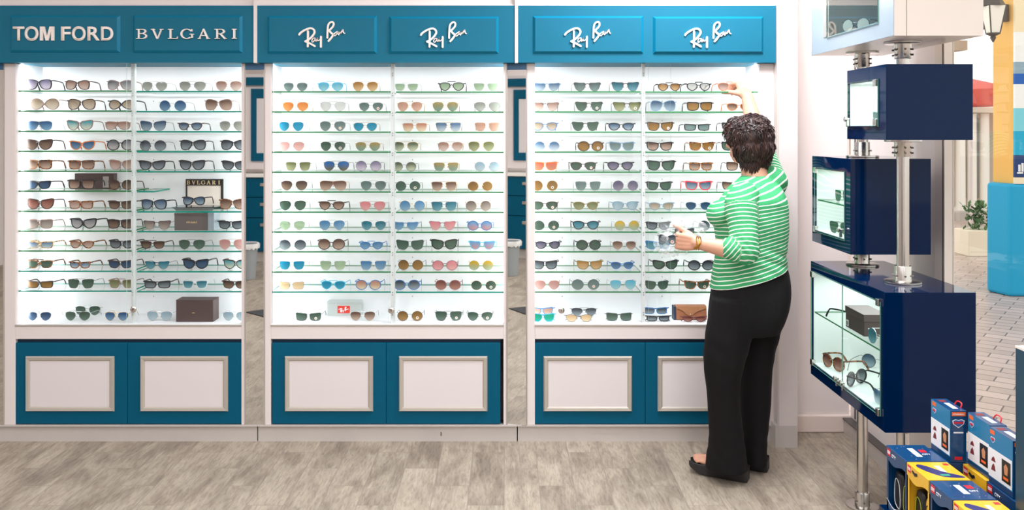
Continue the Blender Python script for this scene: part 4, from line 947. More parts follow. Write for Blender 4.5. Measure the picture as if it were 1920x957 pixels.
# items inside
def sg(px, py, zf_, st_, fk, ln, lab, rz, W=.138, x=None, **kw):
    d = (EYE-zf_)*F/(py-CY); xx = X(px, d) if x is None else x
    return put_glasses(xx, d, zf_, W, st_, fk, ln, lab, None, rz=rz, **kw)
fz = .5865; sz = .8115
def sgd(x, y, z, *a, **k):
    st_, fk, ln, lab, rz = a; return put_glasses(x, y, z, k.pop('W', .138), st_, fk, ln, lab, None, rz=rz, **k)
sgd(1.382, 3.62, fz, 'rd', 't', 'rbr', 'tortoise round sunglasses at the far end of the lowest navy case floor', -PI*.40, hs=1.12)
sgd(1.39, 3.40, fz, 'rd', 'k', 'dgr', 'black round sunglasses in the middle of the lowest navy case floor', -PI*.80, hs=1.1)
sgd(1.575, 3.62, fz, 'rd', 'd', 'bgr', 'dark metal round sunglasses behind the black pair in the lowest navy case', PI*.72, hs=1.1)
sgd(1.48, 3.27, fz, 'sq', 't', 'dbr', 'brown sunglasses with crossed temples near the front of the lowest navy case', PI*.35, folded=True)
sgd(1.378, 3.125, fz, 'as', 's', 'bbk', 'pale metal sunglasses with blue lenses, nearest in the lowest navy case', -PI*.45, hs=1.1)
sgd(1.455, 3.505, sz, 'rd', 'k', 'clr', 'black round glasses left of the brown box on the lowest case shelf', PI*.11, hs=1.1)
sgd(1.362, 3.125, sz, 'rd', 's', 'tea', 'silver round sunglasses with teal lenses before the brown box on the case shelf', -PI*.42, W=.13, hs=1.15)
t = thing('sunglasses_box', (1.41, 3.35, sz), 'large brown gift box on the glass shelf of the lowest navy case', 'box')
MB().box(1.366, 1.456, 3.262, 3.438, sz, sz+.074).build('box_base', BROWN, t, bevel=.001)
MB().box(1.364, 1.458, 3.26, 3.44, sz+.056, sz+.084).build('lid', BROWN, t, bevel=.001)
lb = MB().box(1.3650, 1.3660, 3.408, 3.430, sz+.006, sz+.030).build('label_sticker', mat('sticker_pale', '#dcdcd8', .5), t)
MB().box(1.3644, 1.3650, 3.413, 3.417, sz+.010, sz+.025).box(1.3644, 1.3650, 3.421, 3.425, sz+.010, sz+.025).build('print_mark', BLACK, lb)
sgd(1.415, 3.60, 1.2965, 'as', 'd', 'grn', 'dark green sunglasses on the shelf of the second navy case', -PI*.46, hs=1.05)
sgd(1.415, 3.63, 1.1595, 'as', 'd', 'grn', 'dark green sunglasses on the floor of the second navy case', -PI*.40, hs=1.05)
sgd(1.425, 3.23, 1.620, 'wf', 'w', 'ggr', 'clear framed sunglasses with grey green lenses in the small navy case', -PI*.42, hs=1.1)
sgd(1.405, 3.44, 2.0005, 'rd', 'd', 'clr', 'round metal glasses lying in the cream topmost case', -PI*.3, W=.12, hs=1.1)

# ------------------------------------------------------------ toy display rack, bottom right
BLUE = mat('carton_blue', '#06406e', .3, coat=.3); BLUE2 = mat('carton_sky_blue', '#1a78a6', .3, coat=.3); YEL = mat('carton_yellow', '#e9b52a', .3, coat=.3)
REDL = mat('logo_red', '#d8232f', .35); WHT = mat('print_white', '#eeeef0', .4); ORG_ = mat('print_orange', '#ef6a2a', .4); BLK = mat('print_black', '#14161c', .4); PURP = mat('print_violet', '#2a2a6a', .4)
rk = thing('toy_display_rack', (1.37, 2.4, 0), 'low navy rack that carries the toy cartons beside the window', 'rack')
MB().box(1.20, 1.336, 2.00, 2.75, .375, .395).box(1.336, 1.56, 2.262, 2.75, .375, .395).build('shelf', NAVY, rk, bevel=.002)
for qx, qy in ((1.215, 2.015), (1.215, 2.735), (1.545, 2.276), (1.545, 2.735)):
    MB().box(qx-.012, qx+.012, qy-.012, qy+.012, 0, .375).build('leg', NAVY, rk)
MB().box(1.20, 1.336, 2.00, 2.75, .10, .115).box(1.336, 1.56, 2.262, 2.75, .10, .115).build('lower_shelf', NAVY, rk)
ld = MB().box(1.345, 1.75, 2.215, 2.255, 0, Z(651, 2.24)-.004)
t = thing('counter_end_panel', (1.55, 2.235, 0), 'dark teal end panel with white top edge at the right edge of the photo', 'panel')
MB().box(1.344, 1.75, 2.215, 2.255, 0, 1.026).build('panel', mat('deep_teal_panel', '#0c3c50', .3), t, bevel=.002); MB().box(1.344, 1.75, 2.214, 2.256, 1.026, 1.032).build('top_edge', mat('panel_edge_cream', '#e8ddd0', .4), t)
# open cartons (trays) under the flat boxes
def tray(y0, y1, m, lab, inner):
    x0, x1 = 1.212, 1.330; z0, z1 = .3955, .560
    t = thing('open_carton', ((x0+x1)/2, (y0+y1)/2, z0), lab, 'carton')
    b = MB(); b.box(x1-.002, x1, y0, y1, z0, z1).box(x0, x1, y0, y0+.002, z0, z1).box(x0, x1, y1-.002, y1, z0, z1).box(x0, x1, y0, y1, z0, z0+.002)
    n = 12; pts = [(y0, z0)] + [(y0+(y1-y0)*k/n, z0+.030+.010*math.sin(2*PI*k/n+.6)) for k in range(n+1)] + [(y1, z0)]
    b.prism(pts, lambda u, v, q: (q, u, v), x0, x0+.002)
    b.box(x0, x0+.002, y0, y0+.010, z0, z1).box(x0, x0+.002, y1-.010, y1, z0, z1)
    b.build('carton_wall', m, t)
    e = MB(); 
    for k in range(n):
        p0 = (y0+(y1-y0)*k/n, z0+.030+.010*math.sin(2*PI*k/n+.6)); p1 = (y0+(y1-y0)*(k+1)/n, z0+.030+.010*math.sin(2*PI*(k+1)/n+.6))
        e.add([(x0-.0006, p0[0], p0[1]-.003), (x0-.0006, p1[0], p1[1]-.003), (x0-.0006, p1[0], p1[1]+.0004), (x0-.0006, p0[0], p0[1]+.0004)], [(0, 1, 2, 3)])
    e.build('white_edge', WHT, t, fix=False)
    # wrapped toys inside
    ym = (y0+y1)/2
    for k, (cy, mm, mm2) in enumerate(inner):
        o = MB(); pr = spline([(-.026, 0, 0), (.026, 0, 0), (.030, .06, 0), (.022, .118, 0), (0, .128, 0), (-.022, .118, 0), (-.030, .06, 0)], 4)
        o.prism([(p_.x, p_.y) for p_ in pr], lambda u, v, q: (q, cy+u, z0+.003+v), x0+.018, x0+.085)
        a = o.build('toy_pack', mm, None, smooth=True, bevel=.008); tag(a, 'wrapped %s toy pack %s inside the open %s carton' % ('black' if mm is BLK else 'yellow' if mm is YEL else 'violet', 'nearer' if k == 0 else 'farther', lab.split()[1]), 'toy pack')
        q = MB(); lp = spline([(-.016, .02, 0), (.018, .03, 0), (.014, .10, 0), (-.012, .09, 0)], 5)
        q.tube([(x0+.0165, cy+p_.x, z0+.003+p_.y) for p_ in lp]+[(x0+.0165, cy+lp[0].x, z0+.003+lp[0].y)], .0012, 5)
        r = q.build('piping', mm2, a, local=True)
LIME = mat('lime_print', '#a8b93a', .4)
tray(2.584, 2.72, BLUE, 'open blue carton at the far end of the rack', ((2.622, BLK, LIME), (2.682, BLK, WHT)))
tray(2.446, 2.58, YEL, 'open yellow carton second from the far end of the rack', ((2.484, YEL, BLK), (2.544, BLK, LIME)))
tray(2.316, 2.442, BLUE, 'open lower carton third from the far end of the rack', ((2.350, YEL, PURP), (2.408, PURP, YEL)))
tray(2.190, 2.312, YEL, 'open nearest carton of the front row on the rack', ((2.222, BLK, LIME), (2.280, YEL, BLK)))
BAT = [(0, -.35), (.12, -.1), (.3, -.22), (.38, 0), (.62, -.12), (.7, .12), (1.0, .02), (.78, .42), (.3, .38), (.2, .2), (.12, .36), (.06, .24), (0, .26), (-.06, .24), (-.12, .36), (-.2, .2), (-.3, .38), (-.78, .42), (-1.0, .02), (-.7, .12), (-.62, -.12), (-.38, 0), (-.3, -.22), (-.12, -.1)]
def logo(parent, px_, cy, cz, s, y_face=None):
    """red square with white word on a -x face"""
    q = MB().box(px_-.0005, px_, cy-s/2, cy+s/2, cz-s/2, cz+s/2).build('red_logo', REDL, parent)
    font_text('logo_word', 'LEGO', WHT, s*.86, s*.42, (px_-.0005, cy, cz), LEFTF, parent, bold=.03, ext=.0004)
def flat_box(y0, y1, kind, lab, x0=1.2105, x1=1.3305, z0=.5605, z1=.5975, show=True):
    t = thing('toy_box', ((x0+x1)/2, (y0+y1)/2, z0), lab, 'toy box', 'flat toy boxes on the rack')
    m = BLUE if kind == 'b' else YEL
    n = 14; y0 += .0008; y1 -= .0008
    b = MB(); b.box(x0+.001, x1, y0, y1, z0+.001, z1)
    bx = b.build('box_body', m, t, bevel=.001)
    w = MB()     # side face with its wavy cut lower edge
    pts = [(y1, z1-.001)] + [(y1-(y1-y0)*k/n, z0-.004+.008*math.cos(2*PI*k/n+.8)) for k in range(n+1)] + [(y0, z1-.001)]
    w.prism(pts, lambda u, v, q: (q, u, v), x0-.001, x0+.001).build('side_flap', m, t)
    fx = x0-.0011; L = y1-y0
    if kind == 'b':
        logo(t, fx, y1-.020, z1-.016, .022)
        font_text('printed_word', 'CITY', WHT, .028, .010, (fx, y1-.052, z1-.019), LEFTF, t, bold=.02, ext=.0004)
        tp = MB(); zt_ = z1+.0003
        tp.box(x0+.050, x0+.068, y0+.035, y1-.03, z1, zt_, 0); tp.box(x0+.078, x0+.098, y0+.07, y0+.092, z1, zt_, 1); tp.build('top_print', [WHT, REDL], t)
        font_text('printed_word', 'CITY', WHT, .026, .010, (x0+.088, y0+.055, z1), Matrix.Identity(3), t, bold=.02, ext=.0004)
        sp_ = MB()
        for k in range(9):
            a, c = x0+.01+random.random()*.1, y0+.01+random.random()*(L-.02); sp_.box(a, a+.0022, c, c+.0022, z1, z1+.0002)
        sp_.build('confetti_print', mat('print_pale_pink', '#c9a7c9', .5), t)
    else:
        logo(t, fx, y1-.016, z1-.014, .020)
        MB().prism([(y1-.050+u*.019, z1-.019+v*.020) for u, v in BAT], lambda u, v, q: (q, u, v), fx-.0005, fx).build('bat_emblem', BLK, t)
        tp = MB(); zt_ = z1+.0003
        sw = spline([(x0+.02, y1-.02, 0), (x0+.04, y1-.03, 0), (x0+.07, y0+.06, 0), (x1-.012, y0+.03, 0), (x1-.01, y0+.015, 0), (x0+.06, y0+.02, 0), (x0+.03, y0+.05, 0), (x0+.012, y1-.04, 0)], 4)
        tp.prism([(p_.x, p_.y) for p_ in sw], lambda u, v, q: (u, v, q), z1, zt_, 0)
        tp.box(x0+.066, x0+.080, y0+.055, y1-.03, z1, zt_, 1); tp.box(x1-.022, x1-.006, y1-.026, y1-.012, z1, zt_, 2)
        tp.box(x0+.052, x0+.078, y0+.028, y0+.040, zt_, zt_+.0002, 3)
        tp.build('top_print', [PURP, WHT, REDL, mat('print_green', '#2f9d78', .5)], t)
    return t
flat_box(2.584, 2.72, 'b', 'flat blue toy box at the far end of the front row')
flat_box(2.446, 2.58, 'y', 'flat yellow toy box with bat emblem between two blue ones, front row')
flat_box(2.316, 2.442, 'b', 'flat blue toy box between two yellow ones in the front row')
flat_box(2.190, 2.312, 'y', 'flat yellow toy box cut off by the bottom of the photo')
# second row beneath the upright boxes
def under(y0, y1, kind, lab, x0=1.388):
    x1 = 1.455
    t = thing('toy_box', ((x0+x1)/2, (y0+y1)/2, .3955), lab, 'toy box', 'toy boxes under the upright ones')
    m = BLUE if kind == 'b' else YEL
    MB().box(x0, x1, y0+.001, y1-.001, .3955, .586).build('box_body', m, t, bevel=.0015)
    logo(t, x0-.0001, y1-.018, .570, .022)
    if kind == 'y': MB().prism([(y1-.052+u*.019, .566+v*.022) for u, v in BAT], lambda u, v, q: (q, u, v), x0-.0006, x0).build('bat_emblem', BLK, t)
    else: font_text('printed_word', 'CITY', WHT, .028, .010, (x0-.0001, y1-.055, .566), LEFTF, t, bold=.02, ext=.0004)
under(2.60, 2.725, 'b', 'blue carton under the farthest upright toy box', 1.345); under(2.47, 2.598, 'y', 'yellow carton with bat emblem under the middle upright toy box'); under(2.27, 2.468, 'b', 'blue carton under the nearest upright toy box')
def upright(yn, lab, x0=1.352, th=.049, L=.118, H=.158):
    z0 = .5875; z1 = z0+H; K = H/.216
    t = thing('toy_box', (x0+th/2, yn+L/2, z0), lab, 'toy box', 'upright blue toy boxes')
    y0, y1 = yn, yn+L
    MB().box(x0, x0+th, y0, y1, z0, z1).build('box_body', BLUE, t, bevel=.001)
    f = x0-.0004
    pr = MB()
    pr.box(f, x0, y0+.001, y1-.001, z0+K*.022, z1-K*.001, 0)                    # sky blue field
    pr.box(f-.0003, f, y0+.004, y1-.001, z0+K*.026, z0+K*.138, 1)                   # white window
    pr.box(f-.0006, f-.0003, y0+.010, y0+.052, z0+K*.040, z0+K*.124, 2)           # black picture
    pr.box(f-.0009, f-.0006, y0+.020, y0+.044, z0+K*.050, z0+K*.060, 3)           # orange word bar
    pr.prism([(y0+.024, z0+K*.070), (y0+.038, z0+K*.070), (y0+.042, z0+K*.098), (y0+.032, z0+K*.112), (y0+.022, z0+K*.100)], lambda u, v, q: (q, u, v), f-.0009, f-.0006, 4)
    for cz_, s_, mm in ((z0+K*.098, .014, 5), (z0+K*.066, .020, 5)):
        pr.prism([(y1-.036, cz_-s_*.5*K), (y1-.014, cz_-s_*.6*K), (y1-.018, cz_+s_*.2), (y1-.026, cz_+s_*.9*K), (y1-.032, cz_+s_*.3)], lambda u, v, q: (q, u, v), f-.0006, f-.0003, mm)
    pr.box(f-.0003, f, y1-.030, y1-.008, z1-K*.022, z1-K*.006, 3)                  # orange tag
    pr.build('front_print', [BLUE2, WHT, BLK, ORG_, mat('print_salmon', '#c98a60', .5), mat('print_maroon', '#7c2830', .5)], t)
    bd = MB(); c = (y1-.022, z1-K*.042)
    sh = [(-1, .5), (-.5, .75), (0, .6), (.5, .75), (1, .5), (.85, -.2), (0, -.9), (-.85, -.2)]
    bd.prism([(c[0]+u*.011, c[1]+v*.014*K) for u, v in sh], lambda u, v, q: (q, u, v), f-.0006, f-.0003, 0)
    bd.prism([(c[0]+u*.009, c[1]+v*.011*K) for u, v in sh], lambda u, v, q: (q, u, v), f-.0009, f-.0006, 1)
    bd.box(f-.0012, f-.0009, c[0]-.008, c[0]+.008, c[1]-.001, c[1]+.004, 2)
    bd.build('shield_badge', [WHT, mat('badge_blue', '#2c5f9c', .4), REDL], t)
    # narrow end facing the camera
    e = MB(); ye = y0-.0004; xm = x0+th/2
    e.box(x0+.004, x0+th-.003, ye, y0, z1-K*.022, z1-K*.006, 0)
    e.prism([(xm+u*.019, z1-K*.052+v*.022*K) for u, v in sh], lambda u, v, q: (u, q, v), ye, y0, 1)
    e.prism([(xm+u*.016, z1-K*.052+v*.018*K) for u, v in sh], lambda u, v, q: (u, q, v), ye-.0003, ye, 2)
    e.box(xm-.015, xm+.015, ye-.0006, ye-.0003, z1-K*.054, z1-K*.046, 3); e.box(xm-.015, xm+.015, ye, y0, z1-K*.094, z1-K*.088, 1)
    MB().box(xm-.012, xm+.012, ye, y0, z0+K*.012, z0+K*.024).build('end_logo', REDL, t)
    e.build('end_print', [ORG_, WHT, mat('badge_blue', '#2c5f9c', .4), REDL], t)
    font_text('printed_word', 'nickelodeon', WHT, .034, .006, (xm, ye, z1-K*.014), FRONT, t, bold=.01, ext=.0003)
    tp = MB(); tp.box(x0+.018, x0+.034, y0+.02, y0+.075, z1, z1+.0003, 0); tp.box(x0+.012, x0+.034, y0+.085, y0+.105, z1, z1+.0003, 1)
    tp.build('top_print', [WHT, mat('print_maroon', '#7c2830', .5)], t)
    hd_ = MB(); ys = y0+L*.22
    hd_.tube(spline([(x0+th-.004, ys, z1), (x0+th+.002, ys+.006, z1+.012), (x0+th+.002, ys+.03, z1+.012), (x0+th-.004, ys+.036, z1)], 4, False), .0022, 6)
    hd_.build('red_handle', REDL, t, smooth=True)
upright(2.600, 'upright blue toy box, farthest of the three against the navy case'); upright(2.470, 'upright blue toy box, middle of the three in the row', x0=1.399); upright(2.346, 'upright blue toy box, nearest of the three beside the end panel', x0=1.392)

# ------------------------------------------------------------ outside the window
def paver_mat():
    m = bpy.data.materials.new('brick_paving'); m.use_nodes = True; b = m.node_tree.nodes['Principled BSDF']
    g = nd(m, 'ShaderNodeNewGeometry'); mp = nd(m, 'ShaderNodeMapping'); mp.inputs['Rotation'].default_value = (0, 0, math.radians(38))
    lk(m, g.outputs['Position'], mp.inputs[0]); br = nd(m, 'ShaderNodeTexBrick'); lk(m, mp.outputs[0], br.inputs['Vector'])
    br.inputs['Color1'].default_value = lin('#cdb5ab'); br.inputs['Color2'].default_value = lin('#b59f94'); br.inputs['Mortar'].default_value = lin('#6e5c55')
    br.inputs['Scale'].default_value = 1; br.inputs['Mortar Size'].default_value = .005; br.inputs['Brick Width'].default_value = .26; br.inputs['Row Height'].default_value = .13
    n = nd(m, 'ShaderNodeTexNoise'); n.inputs['Scale'].default_value = 2.2; n.inputs['Detail'].default_value = 5; lk(m, g.outputs['Position'], n.inputs['Vector'])
    mx = nd(m, 'ShaderNodeMixRGB', blend_type='MULTIPLY'); mx.inputs[0].default_value = .5; lk(m, br.outputs['Color'], mx.inputs[1]); lk(m, n.outputs['Color'], mx.inputs[2])
    mx2 = nd(m, 'ShaderNodeMixRGB', blend_type='MULTIPLY'); mx2.inputs[0].default_value = .0
    lk(m, br.outputs['Color'], b.inputs['Base Color']); b.inputs['Roughness'].default_value = .35
    return m
structure(MB().box(RX+.061, 40, -12, 45, -.12, -.01).build('floor.001', paver_mat()))
TUR = mat('turquoise_paint', '#069fcd', .5); ORP = noisy(mat('orange_plaster', '#eeb862', .7), 5, .03); CRM = mat('cream_plaster', '#f2e6d0', .7)
t = thing('painted_pillar', (5.4, 8.5, 0), 'orange pillar with turquoise base and striped banner outside the window', 'pillar')
zb = Z(345, 8.26)
MB().prism([(4.80, 8.53), (4.87, 8.26), (6.0, 8.26), (6.0, 8.9), (5.10, 8.9)], lambda u, v, q: (u, v, q), -.01, zb).build('base', TUR, t, bevel=.03)
MB().prism([(4.88, 8.56), (4.93, 8.30), (5.95, 8.30), (5.95, 8.85), (5.15, 8.85)], lambda u, v, q: (u, v, q), zb, 5.0).build('shaft', ORP, t)
bands = [(-60, 60, '#f0dfb8'), (60, 116, '#f3f3f1'), (116, 138, '#8fa9b8'), (138, 158, '#1d5fb5'), (158, 203, '#f3f3f1'), (203, 246, '#7fd0dd'), (246, 291, '#12a9cf'), (291, 333, '#17386f'), (333, 345, '#f0e0c0')]
for a, b_, c in bands:
    o = MB().box(X(1901.5, 8.285), 5.95, 8.27, 8.30, Z(b_, 8.27), Z(a, 8.27)).build('banner_band', mat('banner_'+c[1:], c, .6), t)
f_ = MB(); 
for k in range(3): f_.box(X(1910, 8.26)+k*.03, X(1910, 8.26)+k*.03+.02, 8.262, 8.27, Z(322, 8.27), Z(309-k*3, 8.27))
f_.box(X(1908, 8.26), X(1919, 8.26), 8.264, 8.27, Z(326, 8.27), Z(323, 8.27)).build('banner_mark', WHT, t)
# wall lantern
IRON = mat('dark_iron', '#4a4440', .5, .4)
d = 8.0; t = thing('wall_lantern', (X(1880, d), d+.3, Z(40, d)), 'dark iron wall lantern with frosted glass on the orange pillar outside', 'lantern')
c = (X(1862, d), d, 0)
def sq_ring(r, z): return [(c[0]+r*sx, c[1]+r*sy, z) for sx, sy in ((-1, -1), (1, -1), (1, 1), (-1, 1))]
za, zb_ = Z(12, d), Z(62, d)
A = sq_ring(.078, za); B = sq_ring(.042, zb_)
MB().add(A+B, [(0, 1, 5, 4), (1, 2, 6, 5), (2, 3, 7, 6), (3, 0, 4, 7), (0, 3, 2, 1), (4, 5, 6, 7)]).build('glass_body', mat('frosted_lantern_glass', '#f2ede2', .4), t)
m_ = MB()
for k in range(4): m_.tube([A[k], B[k]], .006, 6)
m_.lathe([(.12, 0), (.12, .012), (.085, .07), (.03, .11), (.012, .14)], (c[0], c[1], za), 4).lathe([(.062, 0), (.062, -.010), (.02, -.03), (.026, -.045), (.006, -.085)], (c[0], c[1], zb_), 12)
m_.build('cage', IRON, t)
ar = MB(); ar.tube(spline([(c[0], d, za+.14), (c[0]+.06, d+.12, za+.13), (c[0]+.085, d+.25, za+.02), (c[0]+.06, d+.30, zb_+.07), (c[0]+.03, d+.25, zb_+.05), (c[0]+.05, d+.22, zb_+.09)], 6, False), .010, 8)
ar.build('bracket', IRON, t, smooth=True)
MB().tube([(X(1886, 8.33), 8.37, Z(8, 8.33)), (X(1886, 8.33), 8.37, Z(40, 8.33))], .045, 12).build('back_plate', IRON, t, smooth=True)
# far side of the street
t = thing('street_building', (9, 17, 0), 'pale building with white columns across the paving', 'building')
MB().box(5.5, 14, 16.5, 17, -.01, Z(205, 16.5)).build('wall', mat('pale_facade', '#cdbfae', .8), t)
for k, px_ in enumerate((1801, 1822, 1846)):
    xx = X(px_, 15.9); MB().lathe([(.12, 0), (.12, .15), (.085, .2), (.08, Z(212, 15.9))], (xx, 15.9, -.01), 16).build('column', mat('white_column', '#eee6dc', .7), t, smooth=True)
for px_ in (1811, 1835): MB().box(X(px_-5, 16.4), X(px_+5, 16.4), 16.47, 16.5, .3, Z(222, 16.4)).build('shop_window', mat('shop_window_grey', '#8d8d84', .2), t)
MB().box(8.0, 11, 15.2, 15.5, -.01, .14).build('kerb', mat('kerb_grey', '#b9b0a8', .8), t)
MB().box(5.5, 14, 15.7, 16.6, Z(212, 16), Z(202, 16)).build('canopy', mat('pale_facade', '#cdbfae', .8), t)
d = 12.0; t = thing('red_parasol', (X(1828, d), d, 0), 'red market parasol outside the window left of the orange pillar', 'parasol')
zt_, ze = Z(148, d), Z(170, d); cc = (X(1820, d), d)
m_ = MB(); R_ = .62; m_.lathe([(R_, ze-.22), (R_+.01, ze), (.02, zt_)], (cc[0], cc[1], 0), 8); m_.build('canopy', mat('parasol_red', '#c8483f', .7), t)
MB().tube([(cc[0], cc[1], -.01), (cc[0], cc[1], zt_)], .025, 10).build('pole', WHITE, t)
t = thing('planter_box', (X(1835, 11.0), 11.0, 0), 'pale planter with green plants outside, behind the stand', 'planter')
px0 = X(1808, 11)
MB().box(px0, px0+.45, 10.9, 11.25, -.01, .32).build('box', CRM, t, bevel=.01)
lf = MB()
for k in range(220):
    a = random.uniform(0, 2*PI); r = random.uniform(0, .2); b0 = Vector((px0+.22+r*math.cos(a), 11.07+r*.7*math.sin(a), .3+random.uniform(0, .35)))
    dv = Vector((random.uniform(-1, 1), random.uniform(-1, 1), random.uniform(0, 1))).normalized()*.09; sd_ = dv.cross(Vector((0, 0, 1))).normalized()*.022
    lf.add([b0, b0+dv*.5+sd_, b0+dv, b0+dv*.5-sd_], [(0, 1, 2, 3)])
lf.build('foliage', mat('leaf_green', '#5f8256', .7), t, fix=False)
t = thing('awning_beam', (4.6, 9.2, 2.4), 'greige roof edge above the street beyond the window', 'awning')
MB().box(3.5, 4.86, 9.0, 9.6, Z(94, 9.0), Z(76, 9.0)).build('fascia', mat('greige', '#b8aea6', .7), t); MB().box(3.5, 4.86, 9.2, 9.5, Z(76, 9.0), Z(76, 9.0)+.05).build('cap', CREAM, t)
MB().tube([(3.6, 9.3, -.01), (3.6, 9.3, Z(94, 9))], .04, 12).build('post', WHITE, t)
# ------------------------------------------------------------ the woman
def cap_chain(mb, pts, rs, n=18):
    """tapered tube with round ends"""
    pts = [Vector(p) for p in pts]
    sm = spline(pts, 5, False) if len(pts) > 2 else [pts[0].lerp(pts[1], k/4) for k in range(5)]
    rr = []
    N = len(sm)-1; L = len(pts)-1
    for i in range(len(sm)):
        f = i/N*L; k = min(int(f), L-1); rr.append(rs[k]+(rs[k+1]-rs[k])*(f-k))
    mb.tube(sm, rr, n)
    mb.ball(sm[0], rr[0]*.995, n, 10); mb.ball(sm[-1], rr[-1]*.995, n, 10)
def loft(mb, rings, n=36, yaw=0):
    """rings: (cx,cy,cz,hx,hy[,power]) ellipses in horizontal planes, top to bottom or back"""
    v3 = [Vector((r[0], r[1], r[2])) for r in rings]; hs = [Vector((r[3], r[4], (r[5] if len(r) > 5 else 2))) for r in rings]
    cs = spline(v3, 3, False); hh = spline(hs, 3, False)
    vs = []; fs = []
    for c, h in zip(cs, hh):
        for k in range(n):
            a = 2*PI*k/n; e = 2/max(h.z, 1.6); ca, sa = math.cos(a), math.sin(a)
            x = h.x*math.copysign(abs(ca)**e, ca); y = h.y*math.copysign(abs(sa)**e, sa)
            vs.append((c.x+x*math.cos(yaw)-y*math.sin(yaw), c.y+x*math.sin(yaw)+y*math.cos(yaw), c.z))
    R = len(cs)
    for i in range(R-1):
        for k in range(n): fs.append((i*n+k, i*n+(k+1) % n, (i+1)*n+(k+1) % n, (i+1)*n+k))
    fs.append(tuple(range(n-1, -1, -1))); fs.append(tuple((R-1)*n+k for k in range(n)))
    mb.add(vs, fs)
def sculpt(name, mb, m, parent, voxel=.006, smooth=6, post=None):
    """fuse overlapping volumes into one continuous surface"""
    me = bpy.data.meshes.new(name); me.from_pydata(mb.v, [], mb.f); me.update()
    import bmesh
    o = bpy.data.objects.new(name, me); C.objects.link(o)
    r = o.modifiers.new('r', 'REMESH'); r.mode = 'VOXEL'; r.voxel_size = voxel; r.use_smooth_shade = True
    if smooth:
        s = o.modifiers.new('s', 'SMOOTH'); s.factor = .5; s.iterations = smooth
    dg = bpy.context.evaluated_depsgraph_get(); ev = o.evaluated_get(dg)
    nm = bpy.data.meshes.new_from_object(ev); nm.name = name
    bpy.data.objects.remove(o)
    if post: post(nm)
    off = ORG.get(parent.name, Vector((0, 0, 0)))
    for v in nm.vertices: v.co -= off
    nm.materials.clear(); nm.materials.append(m)
    nm.polygons.foreach_set('use_smooth', [True]*len(nm.polygons)); nm.update()
    ob = bpy.data.objects.new(name, nm); C.objects.link(ob); ob.parent = parent; ORG[ob.name] = off.copy()
    return ob
def skin_mat():
    m = mat('skin', '#d9a287', .5); b = m.node_tree.nodes['Principled BSDF']
    b.inputs['Subsurface Weight'].default_value = .12; b.inputs['Subsurface Radius'].default_value = (.012, .005, .003); b.inputs['Subsurface Scale'].default_value = 1
    return noisy(m, 35, .06)
SKIN = skin_mat()
def shirt_mat():
    m = bpy.data.materials.new('green_striped_jersey'); m.use_nodes = True; b = m.node_tree.nodes['Principled BSDF']
    at = nd(m, 'ShaderNodeAttribute', attribute_name='stripe')
    n = nd(m, 'ShaderNodeTexNoise'); n.inputs['Scale'].default_value = 9; n.inputs['Detail'].default_value = 1
    g = nd(m, 'ShaderNodeTexCoord'); lk(m, g.outputs['Object'], n.inputs['Vector'])
    def M(op, a, b_):
        q = nd(m, 'ShaderNodeMath', operation=op)
        for i, v in enumerate((a, b_)):
            if isinstance(v, (int, float)): q.inputs[i].default_value = v
            else: lk(m, v, q.inputs[i])
        return q.outputs[0]
    s = M('ADD', at.outputs['Fac'], M('MULTIPLY', M('SUBTRACT', n.outputs['Fac'], .5), .010))
    f = M('FRACT', M('DIVIDE', s, .0186), 0); w = M('LESS_THAN', f, .24)
    mx = nd(m, 'ShaderNodeMixRGB'); lk(m, w, mx.inputs[0]); mx.inputs[1].default_value = lin('#379f63'); mx.inputs[2].default_value = lin('#f0efe6')
    lk(m, mx.outputs[0], b.inputs['Base Color']); b.inputs['Roughness'].default_value = .8
    n2 = nd(m, 'ShaderNodeTexNoise'); n2.inputs['Scale'].default_value = 14; n2.inputs['Detail'].default_value = 3; lk(m, g.outputs['Object'], n2.inputs['Vector'])
    bp = nd(m, 'ShaderNodeBump'); bp.inputs['Strength'].default_value = .5; bp.inputs['Distance'].default_value = .012; lk(m, n2.outputs['Fac'], bp.inputs['Height']); lk(m, bp.outputs[0], b.inputs['Normal'])
    return m
SHIRT = shirt_mat()
TROU = mat('black_trouser_cloth', '#100e10', .8, spec=.25)
woman = thing('person', (X(1385, 3.95), 3.95, 0), 'person in green striped top and black trousers, reaching up to the right cabinet shelf', 'person')
# key joints
shL = P(1389, 372, 3.79); elL = P(1397, 474, 3.71); wrL = P(1306, 456, 3.735)
shR = P(1447, 338, 4.08); elR = P(1420, 262, 4.24); wrR = P(1402, 184, 4.375)
def ring(l, r, py, d, hy, p=2): return (X((l+r)/2, d), d, Z(py, d), (r-l)/2*d/F, hy, p)
# ---- body (skin), one continuous surface
b = MB()
hc = P(1405, 262, 4.02); fa = math.radians(52)         # face direction turned away and left
fdir = Vector((-math.sin(fa), math.cos(fa), 0)); sdir = Vector((math.cos(fa), math.sin(fa), 0)); UP = Vector((0, 0, 1))
def H(f, s, u): return hc + fdir*f + sdir*s + UP*u
def eball(c, rf, rs_, ru, n=24, k=16):
    vs = []; fs = []
    for i in range(k+1):
        ph = -PI/2+PI*i/k
        for j in range(n):
            a = 2*PI*j/n; vs.append(c+fdir*(rf*math.cos(ph)*math.cos(a))+sdir*(rs_*math.cos(ph)*math.sin(a))+UP*(ru*math.sin(ph)))
    for i in range(k):
        for j in range(n): fs.append((i*n+j, i*n+(j+1) % n, (i+1)*n+(j+1) % n, (i+1)*n+j))
    b.add(vs, fs)
eball(H(-.005, 0, .02), .092, .074, .088); eball(H(.030, 0, -.035), .062, .062, .078); eball(H(.045, 0, -.085), .040, .040, .030)
cap_chain(b, [H(.085, 0, .005), H(.103, 0, -.030)], [.009, .014]); b.ball(H(.098, .012, -.033), .008); b.ball(H(.098, -.012, -.033), .008)
